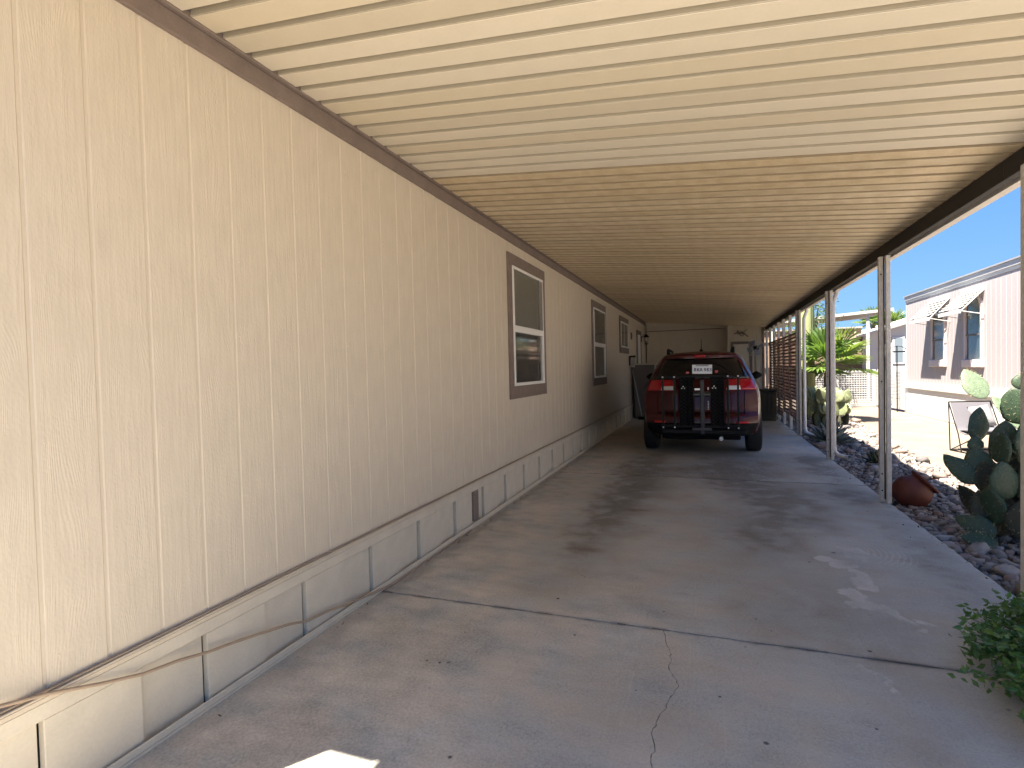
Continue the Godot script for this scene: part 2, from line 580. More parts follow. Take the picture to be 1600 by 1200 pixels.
func window_unit(parent: Node, z_near: float, z_far: float, y0: float, y1: float, slider: bool) -> void:
	# outer brown trim from z_near to z_far, y0 to y1
	var w := Node3D.new()
	w.name = "window"
	parent.add_child(w, true)
	var x0 := WALL_X - 0.004
	var x1 := WALL_X + 0.024
	var tw := 0.115
	bx("trim_board", Vector3(x0, y1 - tw * 1.15, z_far), Vector3(x1, y1, z_near), mats.brown_trim, w, 0.003)
	bx("trim_board", Vector3(x0, y0, z_far), Vector3(x1, y0 + tw * 1.25, z_near), mats.brown_trim, w, 0.003)
	bx("trim_board", Vector3(x0, y0 + tw * 1.25, z_near - tw), Vector3(x1 - 0.002, y1 - tw * 1.15, z_near), mats.brown_trim, w, 0.003)
	bx("trim_board", Vector3(x0, y0 + tw * 1.25, z_far), Vector3(x1 - 0.002, y1 - tw * 1.15, z_far + tw), mats.brown_trim, w, 0.003)
	var a := z_far + tw
	var b := z_near - tw
	var c := y0 + tw * 1.25
	var d := y1 - tw * 1.15
	var f := 0.035
	var xa := WALL_X - 0.012
	var xb := WALL_X + 0.034
	var st := mk()
	box(st, Vector3(xa, d - f, a), Vector3(xb, d, b), 0.003)
	box(st, Vector3(xa, c, a), Vector3(xb, c + f, b), 0.003)
	box(st, Vector3(xa, c + f, b - f), Vector3(xb - 0.001, d - f, b), 0.003)
	box(st, Vector3(xa, c + f, a), Vector3(xb - 0.001, d - f, a + f), 0.003)
	obj("frame", st, mats.vinyl, w)
	if slider:
		var mz := (a + b) * 0.5
		bx("sash_rail", Vector3(xa, c + f, mz - 0.02), Vector3(xb - 0.012, d - f, mz + 0.02), mats.vinyl, w, 0.002)
		bx("pane", Vector3(xa + 0.03, c + f, mz + 0.02), Vector3(xa + 0.034, d - f, b - f), mats.glass, w)
		bx("pane", Vector3(xa + 0.03, c + f, a + f), Vector3(xa + 0.034, d - f, mz - 0.02), mats.glass, w)
		bx("curtain", Vector3(xa - 0.05, c, a), Vector3(xa - 0.03, d, b), mats.curtain, w)
	else:
		var my := c + (d - c) * 0.475
		bx("sash_rail", Vector3(xa, my - 0.03, a + f), Vector3(xb - 0.006, my + 0.045, b - f), mats.vinyl, w, 0.003)
		bx("pane", Vector3(xa + 0.042, my + 0.045, a + f), Vector3(xa + 0.046, d - f, b - f), mats.glass, w)
		bx("pane", Vector3(xa + 0.02, c + f, a + f), Vector3(xa + 0.024, my - 0.03, b - f), mats.glass, w)
		bx("blind", Vector3(xa - 0.016, my, a), Vector3(xa - 0.006, d, b), mats.blind, w)
		bx("curtain", Vector3(xa - 0.05, c, a), Vector3(xa - 0.03, my + 0.05, b), mats.curtain, w)
		var s2 := mk()
		box(s2, Vector3(xa + 0.0245, c + f, a + f + 0.17), Vector3(xa + 0.030, my - 0.03, a + f + 0.185))
		box(s2, Vector3(xa + 0.048, my + 0.045, a + f + 0.17), Vector3(xa + 0.056, d - f, a + f + 0.185))
		obj("screen_bar", s2, mats.curtain, w)

func mobile_home() -> void:
	var h := thing("mobile_home", "beige mobile home with grooved siding and brown window trim along the driveway", "house")
	var zf := -0.735
	var zb := -20.2
	# solid shell behind the boards
	bx("wall_core", Vector3(-6.4, 0.36, zb), Vector3(WALL_X - 0.14, 3.0, zf + 0.0), mats.siding_flat, h)
	var wins := [[-5.565, -6.945, 1.108, 2.73, false], [-10.03, -11.44, 1.10, 2.72, false], [-13.36, -14.84, 1.797, 2.715, true]]
	var door := [-16.62, -17.62]
	# backing sheet behind the grooves, pierced by the windows
	var st := mk()
	var cut := [[zf, wins[0][0] - 0.1], [wins[0][1] + 0.1, wins[1][0] - 0.1], [wins[1][1] + 0.1, wins[2][0] - 0.1], [wins[2][1] + 0.1, door[0]], [door[1], zb]]
	for c in cut:
		box(st, Vector3(WALL_X - 0.14, 0.36, c[1]), Vector3(WALL_X - 0.0042, 2.97, c[0]))
	for w in wins:
		box(st, Vector3(WALL_X - 0.14, 0.36, w[1] + 0.1), Vector3(WALL_X - 0.0042, w[2] + 0.12, w[0] - 0.1))
		box(st, Vector3(WALL_X - 0.14, w[3] - 0.12, w[1] + 0.1), Vector3(WALL_X - 0.0042, 2.97, w[0] - 0.1))
	box(st, Vector3(WALL_X - 0.14, 2.55, door[1]), Vector3(WALL_X - 0.0042, 2.97, door[0]))
	obj("sheathing", st, mats.siding_flat, h)
	# boards
	var full := {}
	var g0 := -1.1189 + 0.004
	for k in range(-2, 94):
		var zc := g0 - (k + 0.5) * 0.2032
		if zc - 0.1 < zb:
			break
		var parts := [[0.398, 2.96]]
		for w in wins:
			if zc < w[0] - 0.02 and zc > w[1] + 0.02:
				parts = [[0.398, w[2] + 0.05], [w[3] - 0.05, 2.96]]
		if zc < door[0] and zc > door[1]:
			parts = [[2.6, 2.96]]
		for p in parts:
			var key := "%d_%d_%.3f_%.3f" % [posmod(k, 4), posmod(k / 4, 5), p[0], p[1]]
			if not full.has(key):
				full[key] = board_mesh(p[0], p[1], posmod(k, 4), 0.2032, posmod(k / 4, 5) * 0.37)
			if zc + 0.1 > zf:
				continue
			obj("siding_board", full[key], mats.siding, h, at(Vector3(WALL_X - 0.005 + rng.randf_range(-0.0008, 0.0008), 0, zc)))
	var nails := mk()
	for k in range(-1, 26):
		var zc := g0 - k * 0.2032
		for yy in 7:
			if k % 2 == 0 or yy % 3 == 1:
				var np := Vector3(WALL_X, 0.52 + yy * 0.36 + rng.randf_range(-0.03, 0.03), zc + rng.randf_range(-0.045, -0.02))
				lathe(nails, [Vector2(0.0042, -0.001), Vector2(0.0036, 0.0016), Vector2(0, 0.002)], 6, at(np, Vector3(0, 0, -PI / 2)))
	var nh := obj("nail_heads", nails, mats.siding_flat, h)
	nh.set_meta("kind", "stuff")
	bx("corner_board", Vector3(WALL_X - 0.1, 0.4, zf - 0.001), Vector3(WALL_X + 0.012, 2.96, zf + 0.02), mats.brown_trim, h, 0.003)
	for w in wins:
		window_unit(h, w[0], w[1], w[2], w[3], w[4])
	# side door near the far end
	var dr := Node3D.new()
	dr.name = "door"
	h.add_child(dr)
	bx("leaf", Vector3(WALL_X - 0.09, 0.42, door[1] + 0.1), Vector3(WALL_X - 0.04, 2.46, door[0] - 0.1), mats.vinyl, dr, 0.004)
	for q in [[door[0] - 0.1, door[0], 0.4, 2.56], [door[1], door[1] + 0.1, 0.4, 2.56]]:
		bx("casing", Vector3(WALL_X - 0.1, q[2], q[0]), Vector3(WALL_X + 0.03, q[3], q[1]), mats.brown_trim, dr, 0.003)
	bx("casing", Vector3(WALL_X - 0.1, 2.46, door[1] + 0.1), Vector3(WALL_X + 0.028, 2.56, door[0] - 0.1), mats.brown_trim, dr, 0.003)
	for z in [door[0] - 0.2, door[1] + 0.16]:
		bx("storm_rail", Vector3(WALL_X - 0.03, 0.42, z), Vector3(WALL_X + 0.02, 2.45, z + 0.07), mats.vinyl, dr, 0.003)
	# top trim in two steps, in lengths
	var zt := zf
	while zt > zb + 0.1:
		var ze := maxf(zt - 3.66, zb)
		bx("eave_trim", Vector3(WALL_X - 0.004, 2.85, ze + 0.002), Vector3(WALL_X + 0.022, 2.936, zt), mats.brown_trim, h, 0.003)
		bx("ledger", Vector3(WALL_X - 0.004, 2.938, ze + 0.002), Vector3(WALL_X + 0.046, 2.972, zt), mats.brown_trim, h, 0.004)
		zt = ze
	# ledge, rail and skirting
	zt = zf
	while zt > zb + 0.1:
		var ze := maxf(zt - 3.05, zb)
		var l2 := mk()
		box(l2, Vector3(WALL_X - 0.02, 0.400, ze + 0.0015), Vector3(WALL_X + 0.024, 0.408, zt), 0.002)
		box(l2, Vector3(WALL_X + 0.018, 0.384, ze + 0.0015), Vector3(WALL_X + 0.024, 0.3995, zt), 0.001)
		obj("ledge", l2, mats.skirt_rail, h)
		bx("skirt_rail", Vector3(WALL_X - 0.01, 0.322, ze + 0.002), Vector3(WALL_X + 0.013, 0.3795, zt - 0.001), mats.skirt, h, 0.003)
		bx("ground_track", Vector3(WALL_X - 0.01, 0.0, ze + 0.002), Vector3(WALL_X + 0.034, 0.012, zt), mats.skirt, h, 0.002)
		bx("ground_track", Vector3(WALL_X + 0.022, 0.0125, ze + 0.002), Vector3(WALL_X + 0.032, 0.042, zt - 0.001), mats.skirt, h, 0.003)
		zt = ze
	bx("skirt_backing", Vector3(WALL_X - 0.14, 0.0, zb), Vector3(WALL_X - 0.03, 0.36, zf), mats.dark_gap, h)
	var z := -0.483
	var n := 0
	while z > zb + 0.7:
		var za := z - 0.004
		var zm := z - 0.33
		var ze := z - 0.6095
		if n == 6:
			za -= 0.0
		if za < zf + 0.35:
			bx("skirt_panel", Vector3(WALL_X - 0.022, 0.014, zm), Vector3(WALL_X + 0.010 + rng.randf_range(-0.001, 0.001), 0.3215, minf(za, zf)), mats.skirt, h, 0.003)
			bx("skirt_panel", Vector3(WALL_X - 0.028, 0.014, ze), Vector3(WALL_X - 0.014 + rng.randf_range(-0.001, 0.001), 0.3215, zm - 0.004), mats.skirt, h, 0.002)
		n += 1
		z -= 0.6125
		if n == 6:  # a narrow perforated vent takes the place of one joint
			var vt := mk()
			box(vt, Vector3(WALL_X - 0.02, 0.045, -4.632), Vector3(WALL_X + 0.0125, 0.3215, -4.524), 0.002)
			var v := obj("vent_strip", vt, mottled(0.24, 0.19, 0.155, 0.8, 0.5, 0.05, 151), h)
			v.set_meta("label", "dark perforated vent strip in the skirting")
			for j in 12:
				bx("louver", Vector3(WALL_X + 0.012, 0.06 + j * 0.021, -4.62), Vector3(WALL_X + 0.017, 0.066 + j * 0.021, -4.536), mats.brown_trim, v)
	# end wall facing the street, roof
	bx("end_wall", Vector3(-6.4, 0.4, zf - 0.0), Vector3(WALL_X - 0.1, 3.0, zf + 0.018), mats.siding_flat, h)
	bx("end_skirt", Vector3(-6.35, 0.0, zf - 0.02), Vector3(WALL_X - 0.02, 0.398, zf + 0.01), mats.skirt, h)
	bx("roof", Vector3(-6.7, 3.0, zb - 0.1), Vector3(WALL_X + 0.01, 3.12, zf + 0.295), mats.deck, h, 0.01)

# ------------------------------------------------------------------ carport
func roof_y(x: float) -> float:  # underside of the pans
	return 2.948 - (x + 2.03) * 0.0895

func carport() -> void:
	var c := thing("carport", "long cream ribbed metal carport roof on slim white posts over the driveway", "carport")
	var slope := -atan(0.0895)
	var len_x := (1.744 + 2.03) / cos(slope)
	var st := mk()
	box(st, Vector3(0, 0, -0.0590), Vector3(len_x, 0.046, 0.0590), 0.0012)
	var pan: ArrayMesh
	st.generate_normals()
	pan = st.commit()
	var strip_m := plain(0.40, 0.355, 0.275, 0.16)
	strip_m.metallic_specular = 0.8
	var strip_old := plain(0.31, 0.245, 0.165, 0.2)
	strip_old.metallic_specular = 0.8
	st = mk()
	box(st, Vector3(0.001, 0.0008, 0.0597), Vector3(len_x - 0.002, 0.0455, 0.067), 0.001)
	st.generate_normals()
	var strip: ArrayMesh = st.commit()
	var tones := []  # the pans have aged a little differently
	for base in [mats.pan, mats.pan_old]:
		var row := []
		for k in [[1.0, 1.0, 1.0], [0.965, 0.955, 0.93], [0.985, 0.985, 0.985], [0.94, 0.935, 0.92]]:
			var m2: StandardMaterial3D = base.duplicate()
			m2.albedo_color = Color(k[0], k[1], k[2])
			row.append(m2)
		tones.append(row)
	var z := -0.479
	var last := z
	while z > -18.95:
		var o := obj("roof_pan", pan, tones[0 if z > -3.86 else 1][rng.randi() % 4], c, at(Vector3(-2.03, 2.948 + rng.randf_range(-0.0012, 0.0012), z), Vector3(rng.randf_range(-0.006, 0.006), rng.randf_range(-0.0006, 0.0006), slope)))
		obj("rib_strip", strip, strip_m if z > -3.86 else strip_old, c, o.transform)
		last = z
		z -= PITCH
	st = mk()
	box(st, Vector3(-0.03, 0.0475, last - 0.08), Vector3(len_x + 0.02, 0.058, -0.37))
	var hd := mk()
	box(hd, Vector3(-0.03, -0.09, last - 0.125), Vector3(len_x, 0.0465, last - 0.0605))
	obj("end_header", hd, mats.siding_flat, c, at(Vector3(-2.03, 2.948, 0), Vector3(0, 0, slope)))
	obj("roof_deck", st, mats.pan, c, at(Vector3(-2.03, 2.948, 0), Vector3(0, 0, slope)))
	var yb := roof_y(1.744)
	# edge beam in lengths, with a gutter outside it
	var zs := [-0.40, -4.05, -9.08, -14.25, -19.4]
	for i in 4:
		bx("edge_beam", Vector3(1.650, 2.487, zs[i + 1] + 0.003), Vector3(1.704, yb - 0.004, zs[i]), mats.beam, c, 0.004)
		var gs := mk()
		box(gs, Vector3(1.752, 2.486, zs[i + 1] + 0.002), Vector3(1.800, 2.491, zs[i]), 0.0)
		box(gs, Vector3(1.800, 2.486, zs[i + 1] + 0.002), Vector3(1.806, 2.60, zs[i]), 0.0)
		box(gs, Vector3(1.746, 2.486, zs[i + 1] + 0.002), Vector3(1.752, 2.580, zs[i]), 0.0)
		box(gs, Vector3(1.806, 2.588, zs[i + 1] + 0.002), Vector3(1.814, 2.60, zs[i]), 0.0)
		obj("gutter", gs, mats.gutter, c)
	# posts: pairs of slim box sections
	var pz := [-3.70, -6.40, -9.08, -12.05]
	for i in pz.size():
		var p := Node3D.new()
		p.name = "post"
		c.add_child(p, true)
		for q in [[1.630, -0.055], [1.676, 0.01]]:
			var ps := mk()
			box(ps, Vector3(q[0] - 0.0195, 0.0, pz[i] + q[1] - 0.022), Vector3(q[0] + 0.0195, 2.486, pz[i] + q[1] + 0.022), 0.003)
			obj("section", ps, mats.post, p)
		bx("web", Vector3(1.645, 0.03, pz[i] - 0.060), Vector3(1.662, 2.48, pz[i] - 0.035), mats.beam, p)
		for sy in [0.11, 0.28, 1.22, 2.3]:
			bx("bolt", Vector3(1.624, sy, pz[i] - 0.0335), Vector3(1.636, sy + 0.014, pz[i] - 0.0305), mats.black, p)
	for zz in [-13.16, -14.25, -15.27, -16.30, -17.30, -18.35]:
		bx("screen_post", Vector3(1.615, 0.0, zz - 0.03), Vector3(1.675, 2.486, zz + 0.03), mats.post, c, 0.004)
	# brown lattice screens between the far posts
	var names := ["nearest", "second", "third", "fourth", "farthest"]
	var zz := [-12.13, -13.16, -14.25, -15.27, -16.30, -17.30]
	var brown := mottled(0.31, 0.18, 0.13, 0.8, 0.3, 0.4, 161)
	for i in 5:
		var l := thing("lattice_screen", "brown wooden lattice screen, %s of the row beyond the downspout beside the car" % names[i], "screen", Vector3(1.645, 0.0, (zz[i] + zz[i + 1]) * 0.5), "lattice screens along the carport")
		var half: float = absf(zz[i] - zz[i + 1]) * 0.5 - 0.035
		var y0 := 0.30 if i < 2 else 0.16
		var y1 := 2.06
		for s in [[y0, y0 + 0.04], [y1 - 0.04, y1]]:
			bx("rail", Vector3(-0.016, s[0], -half), Vector3(0.016, s[1], half), brown, l, 0.003)
		for s in [[-half, -half + 0.04], [half - 0.04, half]]:
			bx("stile", Vector3(-0.015, y0 + 0.04, s[0]), Vector3(0.015, y1 - 0.04, s[1]), brown, l, 0.003)
		var k := 0
		var yy := y0 + 0.09
		while yy < y1 - 0.07:
			bx("slat", Vector3(-0.006, yy - 0.017, -half + 0.03), Vector3(-0.001, yy + 0.017, half - 0.03), brown, l)
			yy += 0.075
		var zv := -half + 0.09
		while zv < half - 0.05:
			bx("slat", Vector3(0.0, y0 + 0.03, zv - 0.016), Vector3(0.005, y1 - 0.03, zv + 0.016), brown, l)
			zv += 0.105
	# downspouts
	for q in [[-11.86, "white downspout with a long elbow at the first lattice screen", 1.725], [-9.17, "short grey downspout behind the second white post", 1.715]]:
		var d := thing("downspout", q[1], "downspout", Vector3(q[2], 0, q[0]))
		var t := mk(true)
		tube(t, [Vector3(0.052, 2.485, 0), Vector3(0.048, 2.44, 0), Vector3(0.02, 2.36, 0), Vector3(0, 2.30, 0), Vector3(0, 0.20, 0), Vector3(0.005, 0.13, 0.005)], [0.030], 12, false)
		obj("pipe", t, mats.white if q[0] < -10 else mats.post, d)
		t = mk(true)
		tube(t, [Vector3(0.0, 0.18, 0.0), Vector3(0.008, 0.11, 0.008), Vector3(0.04, 0.065, 0.04), Vector3(0.10, 0.045, 0.11), Vector3(0.16, 0.04, 0.18)], [0.034, 0.034, 0.034, 0.034, 0.038], 12, false)
		obj("elbow", t, mats.white if q[0] < -10 else mats.post, d)
		for yy in [0.9, 1.9]:
			bx("strap", Vector3(-0.035, yy, -0.034), Vector3(0.033, yy + 0.02, 0.034), mats.white, d)

# ------------------------------------------------------------------ shed at the far end
func shed() -> void:
	var s := thing("storage_shed", "cream board shed with a trimmed door closing the far end of the carport", "shed")
	bx("wall_core", Vector3(-2.03, 0, -21.5), Vector3(1.5, 2.6, -19.06), mats.siding_flat, s)
	var top := func(x): return roof_y(x) - 0.012
	for k in 8:
		bx("wall_core", Vector3(-2.03 + k * 0.44, 2.601, -21.5), Vector3(-1.592 + k * 0.44, roof_y(-1.592 + k * 0.44) - 0.01, -19.065), mats.siding_flat, s)
	# upper boards
	var x := -2.03
	while x < 0.5:
		var x2 := minf(x + 0.2, 0.53)
		bx("wall_board", Vector3(x + 0.004, 2.655, -19.06), Vector3(x2 - 0.004, top.call(x2), -19.042), mats.siding_flat, s, 0.003)
		x += 0.2
	bx("seam_strip", Vector3(-2.03, 2.625, -19.06), Vector3(0.535, 2.65, -19.035), mats.brown_trim, s)
	x = -2.03
	while x < 0.5:
		var x2 := minf(x + 0.4, 0.53)
		bx("wall_panel", Vector3(x + 0.002, 0, -19.06), Vector3(x2 - 0.002, 2.62, -19.04), mats.siding_flat, s, 0.002)
		x += 0.4
	# the door bay stands forward
	var zf := -18.55
	bx("bay_side", Vector3(0.54, 0, -19.04), Vector3(0.56, 2.69, zf), mats.siding_flat, s)
	bx("corner_post", Vector3(0.535, 0, zf - 0.02), Vector3(0.60, 2.69, zf + 0.022), mats.siding_flat, s, 0.003)
	x = 0.60
	while x < 1.5:
		var x2 := minf(x + 0.11, 1.53)
		var y0 := 2.20 if x2 > 0.62 and x < 1.27 else 0.0
		bx("wall_board", Vector3(x + 0.003, y0, zf - 0.02), Vector3(x2 - 0.003, top.call(x2), zf), mats.siding_flat, s, 0.004)
		x += 0.11
	bx("bay_backing", Vector3(0.56, 0, zf - 0.06), Vector3(1.53, 2.58, zf - 0.021), mats.siding_flat, s)
	var d := Node3D.new()
	d.name = "door"
	s.add_child(d)
	bx("leaf", Vector3(0.70, 0.02, zf - 0.019), Vector3(1.17, 2.08, zf - 0.004), mats.skirt, d, 0.002)
	bx("casing", Vector3(0.63, 0, zf - 0.018), Vector3(0.70, 2.16, zf + 0.02), mats.brown_trim, d, 0.003)
	bx("casing", Vector3(1.17, 0, zf - 0.018), Vector3(1.25, 2.16, zf + 0.02), mats.brown_trim, d, 0.003)
	bx("casing", Vector3(0.70, 2.085, zf - 0.018), Vector3(1.17, 2.16, zf + 0.018), mats.brown_trim, d, 0.003)
	bx("corner_post", Vector3(1.53, 0, zf - 0.1), Vector3(1.60, 2.58, zf + 0.02), mats.brown_trim, s, 0.003)
	# wall ornament above the door
	var o := thing("wall_ornament", "dark scrollwork lizard ornament hung above the shed door", "ornament", Vector3(0.93, 2.40, zf + 0.012))
	var t := mk(true)
	tube(t, [Vector3(-0.2, 0.0, 0.0), Vector3(-0.13, 0.05, 0.01), Vector3(-0.05, 0.02, 0.015), Vector3(0.03, 0.05, 0.015), Vector3(0.1, 0.0, 0.01), Vector3(0.16, -0.05, 0.01), Vector3(0.2, -0.09, 0.0)], [0.006, 0.016, 0.03, 0.034, 0.026, 0.014, 0.02], 8)
	obj("body", t, mats.brown_trim, o)
	for q in [[-0.06, 1, -0.03], [-0.04, -1, 0.02], [0.06, 1, 0.05], [0.08, -1, -0.02]]:
		t = mk(true)
		tube(t, [Vector3(q[0], 0.03, 0.01), Vector3(q[0] + q[2], 0.03 + 0.06 * q[1], 0.015), Vector3(q[0] + q[2] * 2.0 + 0.02, 0.03 + 0.10 * q[1], 0.008)], [0.014, 0.011, 0.014], 6)
		obj("leg", t, mats.brown_trim, o)

# ------------------------------------------------------------------ the house across the yard
func neighbour_house() -> void:
	var h := thing("neighbour_house", "pale pink mobile home in full sun across the yard", "house")
	var X := 5.35
	var zb := -18.62
	var zf := -2.5
	var pink := mottled(0.345, 0.315, 0.325, 0.85, 0.10, 0.25, 171)
	var white := plain(0.58, 0.575, 0.565, 0.6)
	var greyf := plain(0.36, 0.37, 0.40, 0.7)
	bx("wall_core", Vector3(X + 0.02, 0.6, zb), Vector3(10.2, 3.1, zf), pink, h)
	var st := mk()
	box(st, Vector3(-0.008, 0, -0.096), Vector3(0.02, 2.29, 0.096), 0.005)
	st.generate_normals()
	var board: ArrayMesh = st.commit()
	var z := zb + 0.1
	while z < zf - 0.1:
		obj("siding_board", board, pink, h, at(Vector3(X, 0.81, z)))
		z += 0.2
	bx("corner_board", Vector3(X - 0.014, 0.81, zb - 0.02), Vector3(X + 0.05, 3.1, zb), white, h)
	bx("skirt_band", Vector3(X - 0.05, 0.655, zb - 0.02), Vector3(X + 0.02, 0.81, zf), white, h, 0.006)
	z = zb + 0.06
	while z < zf - 0.1:
		bx("skirt_panel", Vector3(X - 0.006, -0.06, z - 0.058), Vector3(X + 0.02, 0.654, z + 0.058), white, h, 0.004)
		z += 0.12
	bx("eave_trim", Vector3(X - 0.02, 3.085, zb - 0.04), Vector3(X + 0.03, 3.15, zf + 0.02), white, h, 0.004)
	bx("fascia", Vector3(X - 0.045, 3.151, zb - 0.05), Vector3(X + 0.03, 3.255, zf + 0.03), greyf, h, 0.003)
	st = mk()
	box(st, Vector3(0, 0, zb - 0.06), Vector3(2.6, 0.03, zf + 0.04))
	obj("roof_slope", st, greyf, h, at(Vector3(X - 0.07, 3.256, 0), Vector3(0, 0, 0.12)))
	st = mk()
	box(st, Vector3(-2.6, 0, zb - 0.06), Vector3(0, 0.03, zf + 0.04))
	obj("roof_slope", st, greyf, h, at(Vector3(10.45, 3.256, 0), Vector3(0, 0, -0.12)))
	st = mk()
	tube(st, [Vector3(5.75, 3.25, -13.3), Vector3(5.75, 3.5, -13.3)], [0.035], 10)
	obj("vent_pipe", st, white, h)
	# two arched windows
	var frame_m := plain(0.55, 0.47, 0.46, 0.6)
	var tinted := plain(0.055, 0.075, 0.078, 0.08)
	for w in [[-16.63, -15.91, 1.44, 2.74], [-14.71, -14.01, 1.43, 2.80]]:
		var win := Node3D.new()
		win.name = "window"
		h.add_child(win, true)
		var zc: float = (w[0] + w[1]) * 0.5
		var r: float = (w[1] - w[0]) * 0.5
		var prof := func(rad: float, y_low: float, y_spring: float) -> Array:
			var pts := [Vector2(-rad, y_low), Vector2(rad, y_low)]
			for k in 13:
				var a := PI * k / 12.0
				pts.append(Vector2(rad * cos(a), y_spring + rad * sin(a)))
			return pts
		var ys: float = w[3] - r
		var outer: Array = prof.call(r + 0.07, w[2] - 0.07, ys)
		var inner: Array = prof.call(r, w[2], ys)
		st = mk()
		for k in outer.size():
			var l := (k + 1) % outer.size()
			var xo := X - 0.045
			var a := Vector3(xo, outer[k].y, zc + outer[k].x)
			var b := Vector3(xo, outer[l].y, zc + outer[l].x)
			var c := Vector3(xo, inner[l].y, zc + inner[l].x)
			var d := Vector3(xo, inner[k].y, zc + inner[k].x)
			quad(st, a, b, c, d)
			quad(st, a, b, b + Vector3(0.05, 0, 0), a + Vector3(0.05, 0, 0))
			quad(st, d, c, c + Vector3(0.034, 0, 0), d + Vector3(0.034, 0, 0))
		obj("frame", st, frame_m, win)
		for part in [[w[2], (w[2] + ys) * 0.5 + 0.02, X - 0.013], [(w[2] + ys) * 0.5 + 0.02, 9.0, X - 0.018]]:
			st = mk()
			var poly := []
			for p in inner:
				poly.append(Vector2(p.x, clampf(p.y, part[0], part[1])))
			for k in range(1, poly.size() - 1):
				tri(st, Vector3(part[2], poly[0].y, zc + poly[0].x), Vector3(part[2], poly[k].y, zc + poly[k].x), Vector3(part[2], poly[k + 1].y, zc + poly[k + 1].x))
			obj("pane", st, tinted, win)
		bx("sash_rail", Vector3(X - 0.03, (w[2] + ys) * 0.5, w[0]), Vector3(X - 0.012, (w[2] + ys) * 0.5 + 0.04, w[1]), plain(0.12, 0.11, 0.1), win)
		for k in 7:
			bx("blind_slat", Vector3(X - 0.0128, w[2] + 0.05 + k * 0.07, w[0] + 0.02), Vector3(X - 0.0119, w[2] + 0.09 + k * 0.07, w[1] - 0.02), mats.blind, win)
		bx("sill", Vector3(X - 0.075, w[2] - 0.17, w[0] - 0.12), Vector3(X - 0.01, w[2] - 0.01, w[1] + 0.12), frame_m, win, 0.006)
	# slatted awnings over the two windows
	var names := ["far", "near"]
	var aw := [[-16.95, -15.60, 2.43, 2.88], [-15.04, -13.88, 2.45, 2.86]]
	var aw_m := mottled(0.60, 0.61, 0.58, 0.5, 0.18, 0.3, 181)
	for i in 2:
		var q: Array = aw[i]
		var a := thing("window_awning", "small white slatted awning over the %s arched window of the pink home" % ["farther", "nearer"][i], "awning", Vector3(X - 0.01, 0, 0), "awnings on the pink home")
		var wide := 0.40
		for k in 6:
			var t0 := k / 6.0
			var y0 := lerpf(q[3] + 0.02, q[2] + 0.05, t0)
			var ss := mk()
			box(ss, Vector3(-0.098, -0.004, q[0] + 0.02), Vector3(0.0, 0.004, q[1] - 0.02), 0.0)
			obj("slat", ss, aw_m, a, at(Vector3(-wide * t0, y0, 0), Vector3(0, 0, 0.45)))
		bx("front_rail", Vector3(-wide - 0.02, q[2] - 0.05, q[0]), Vector3(-wide, q[2] + 0.03, q[1]), white, a, 0.003)
		for zz in [q[0] + 0.015, q[1] - 0.015]:
			var rb := mk()
			tube(rb, [Vector3(0, q[3] + 0.02, zz), Vector3(-wide, q[2], zz)], [0.012], 6)
			obj("side_rail", rb, white, a)
			rb = mk()
			tube(rb, [Vector3(-wide, q[2], zz), Vector3(0, q[2] - 0.09, zz)], [0.009], 6)
			obj("arm", rb, white, a)

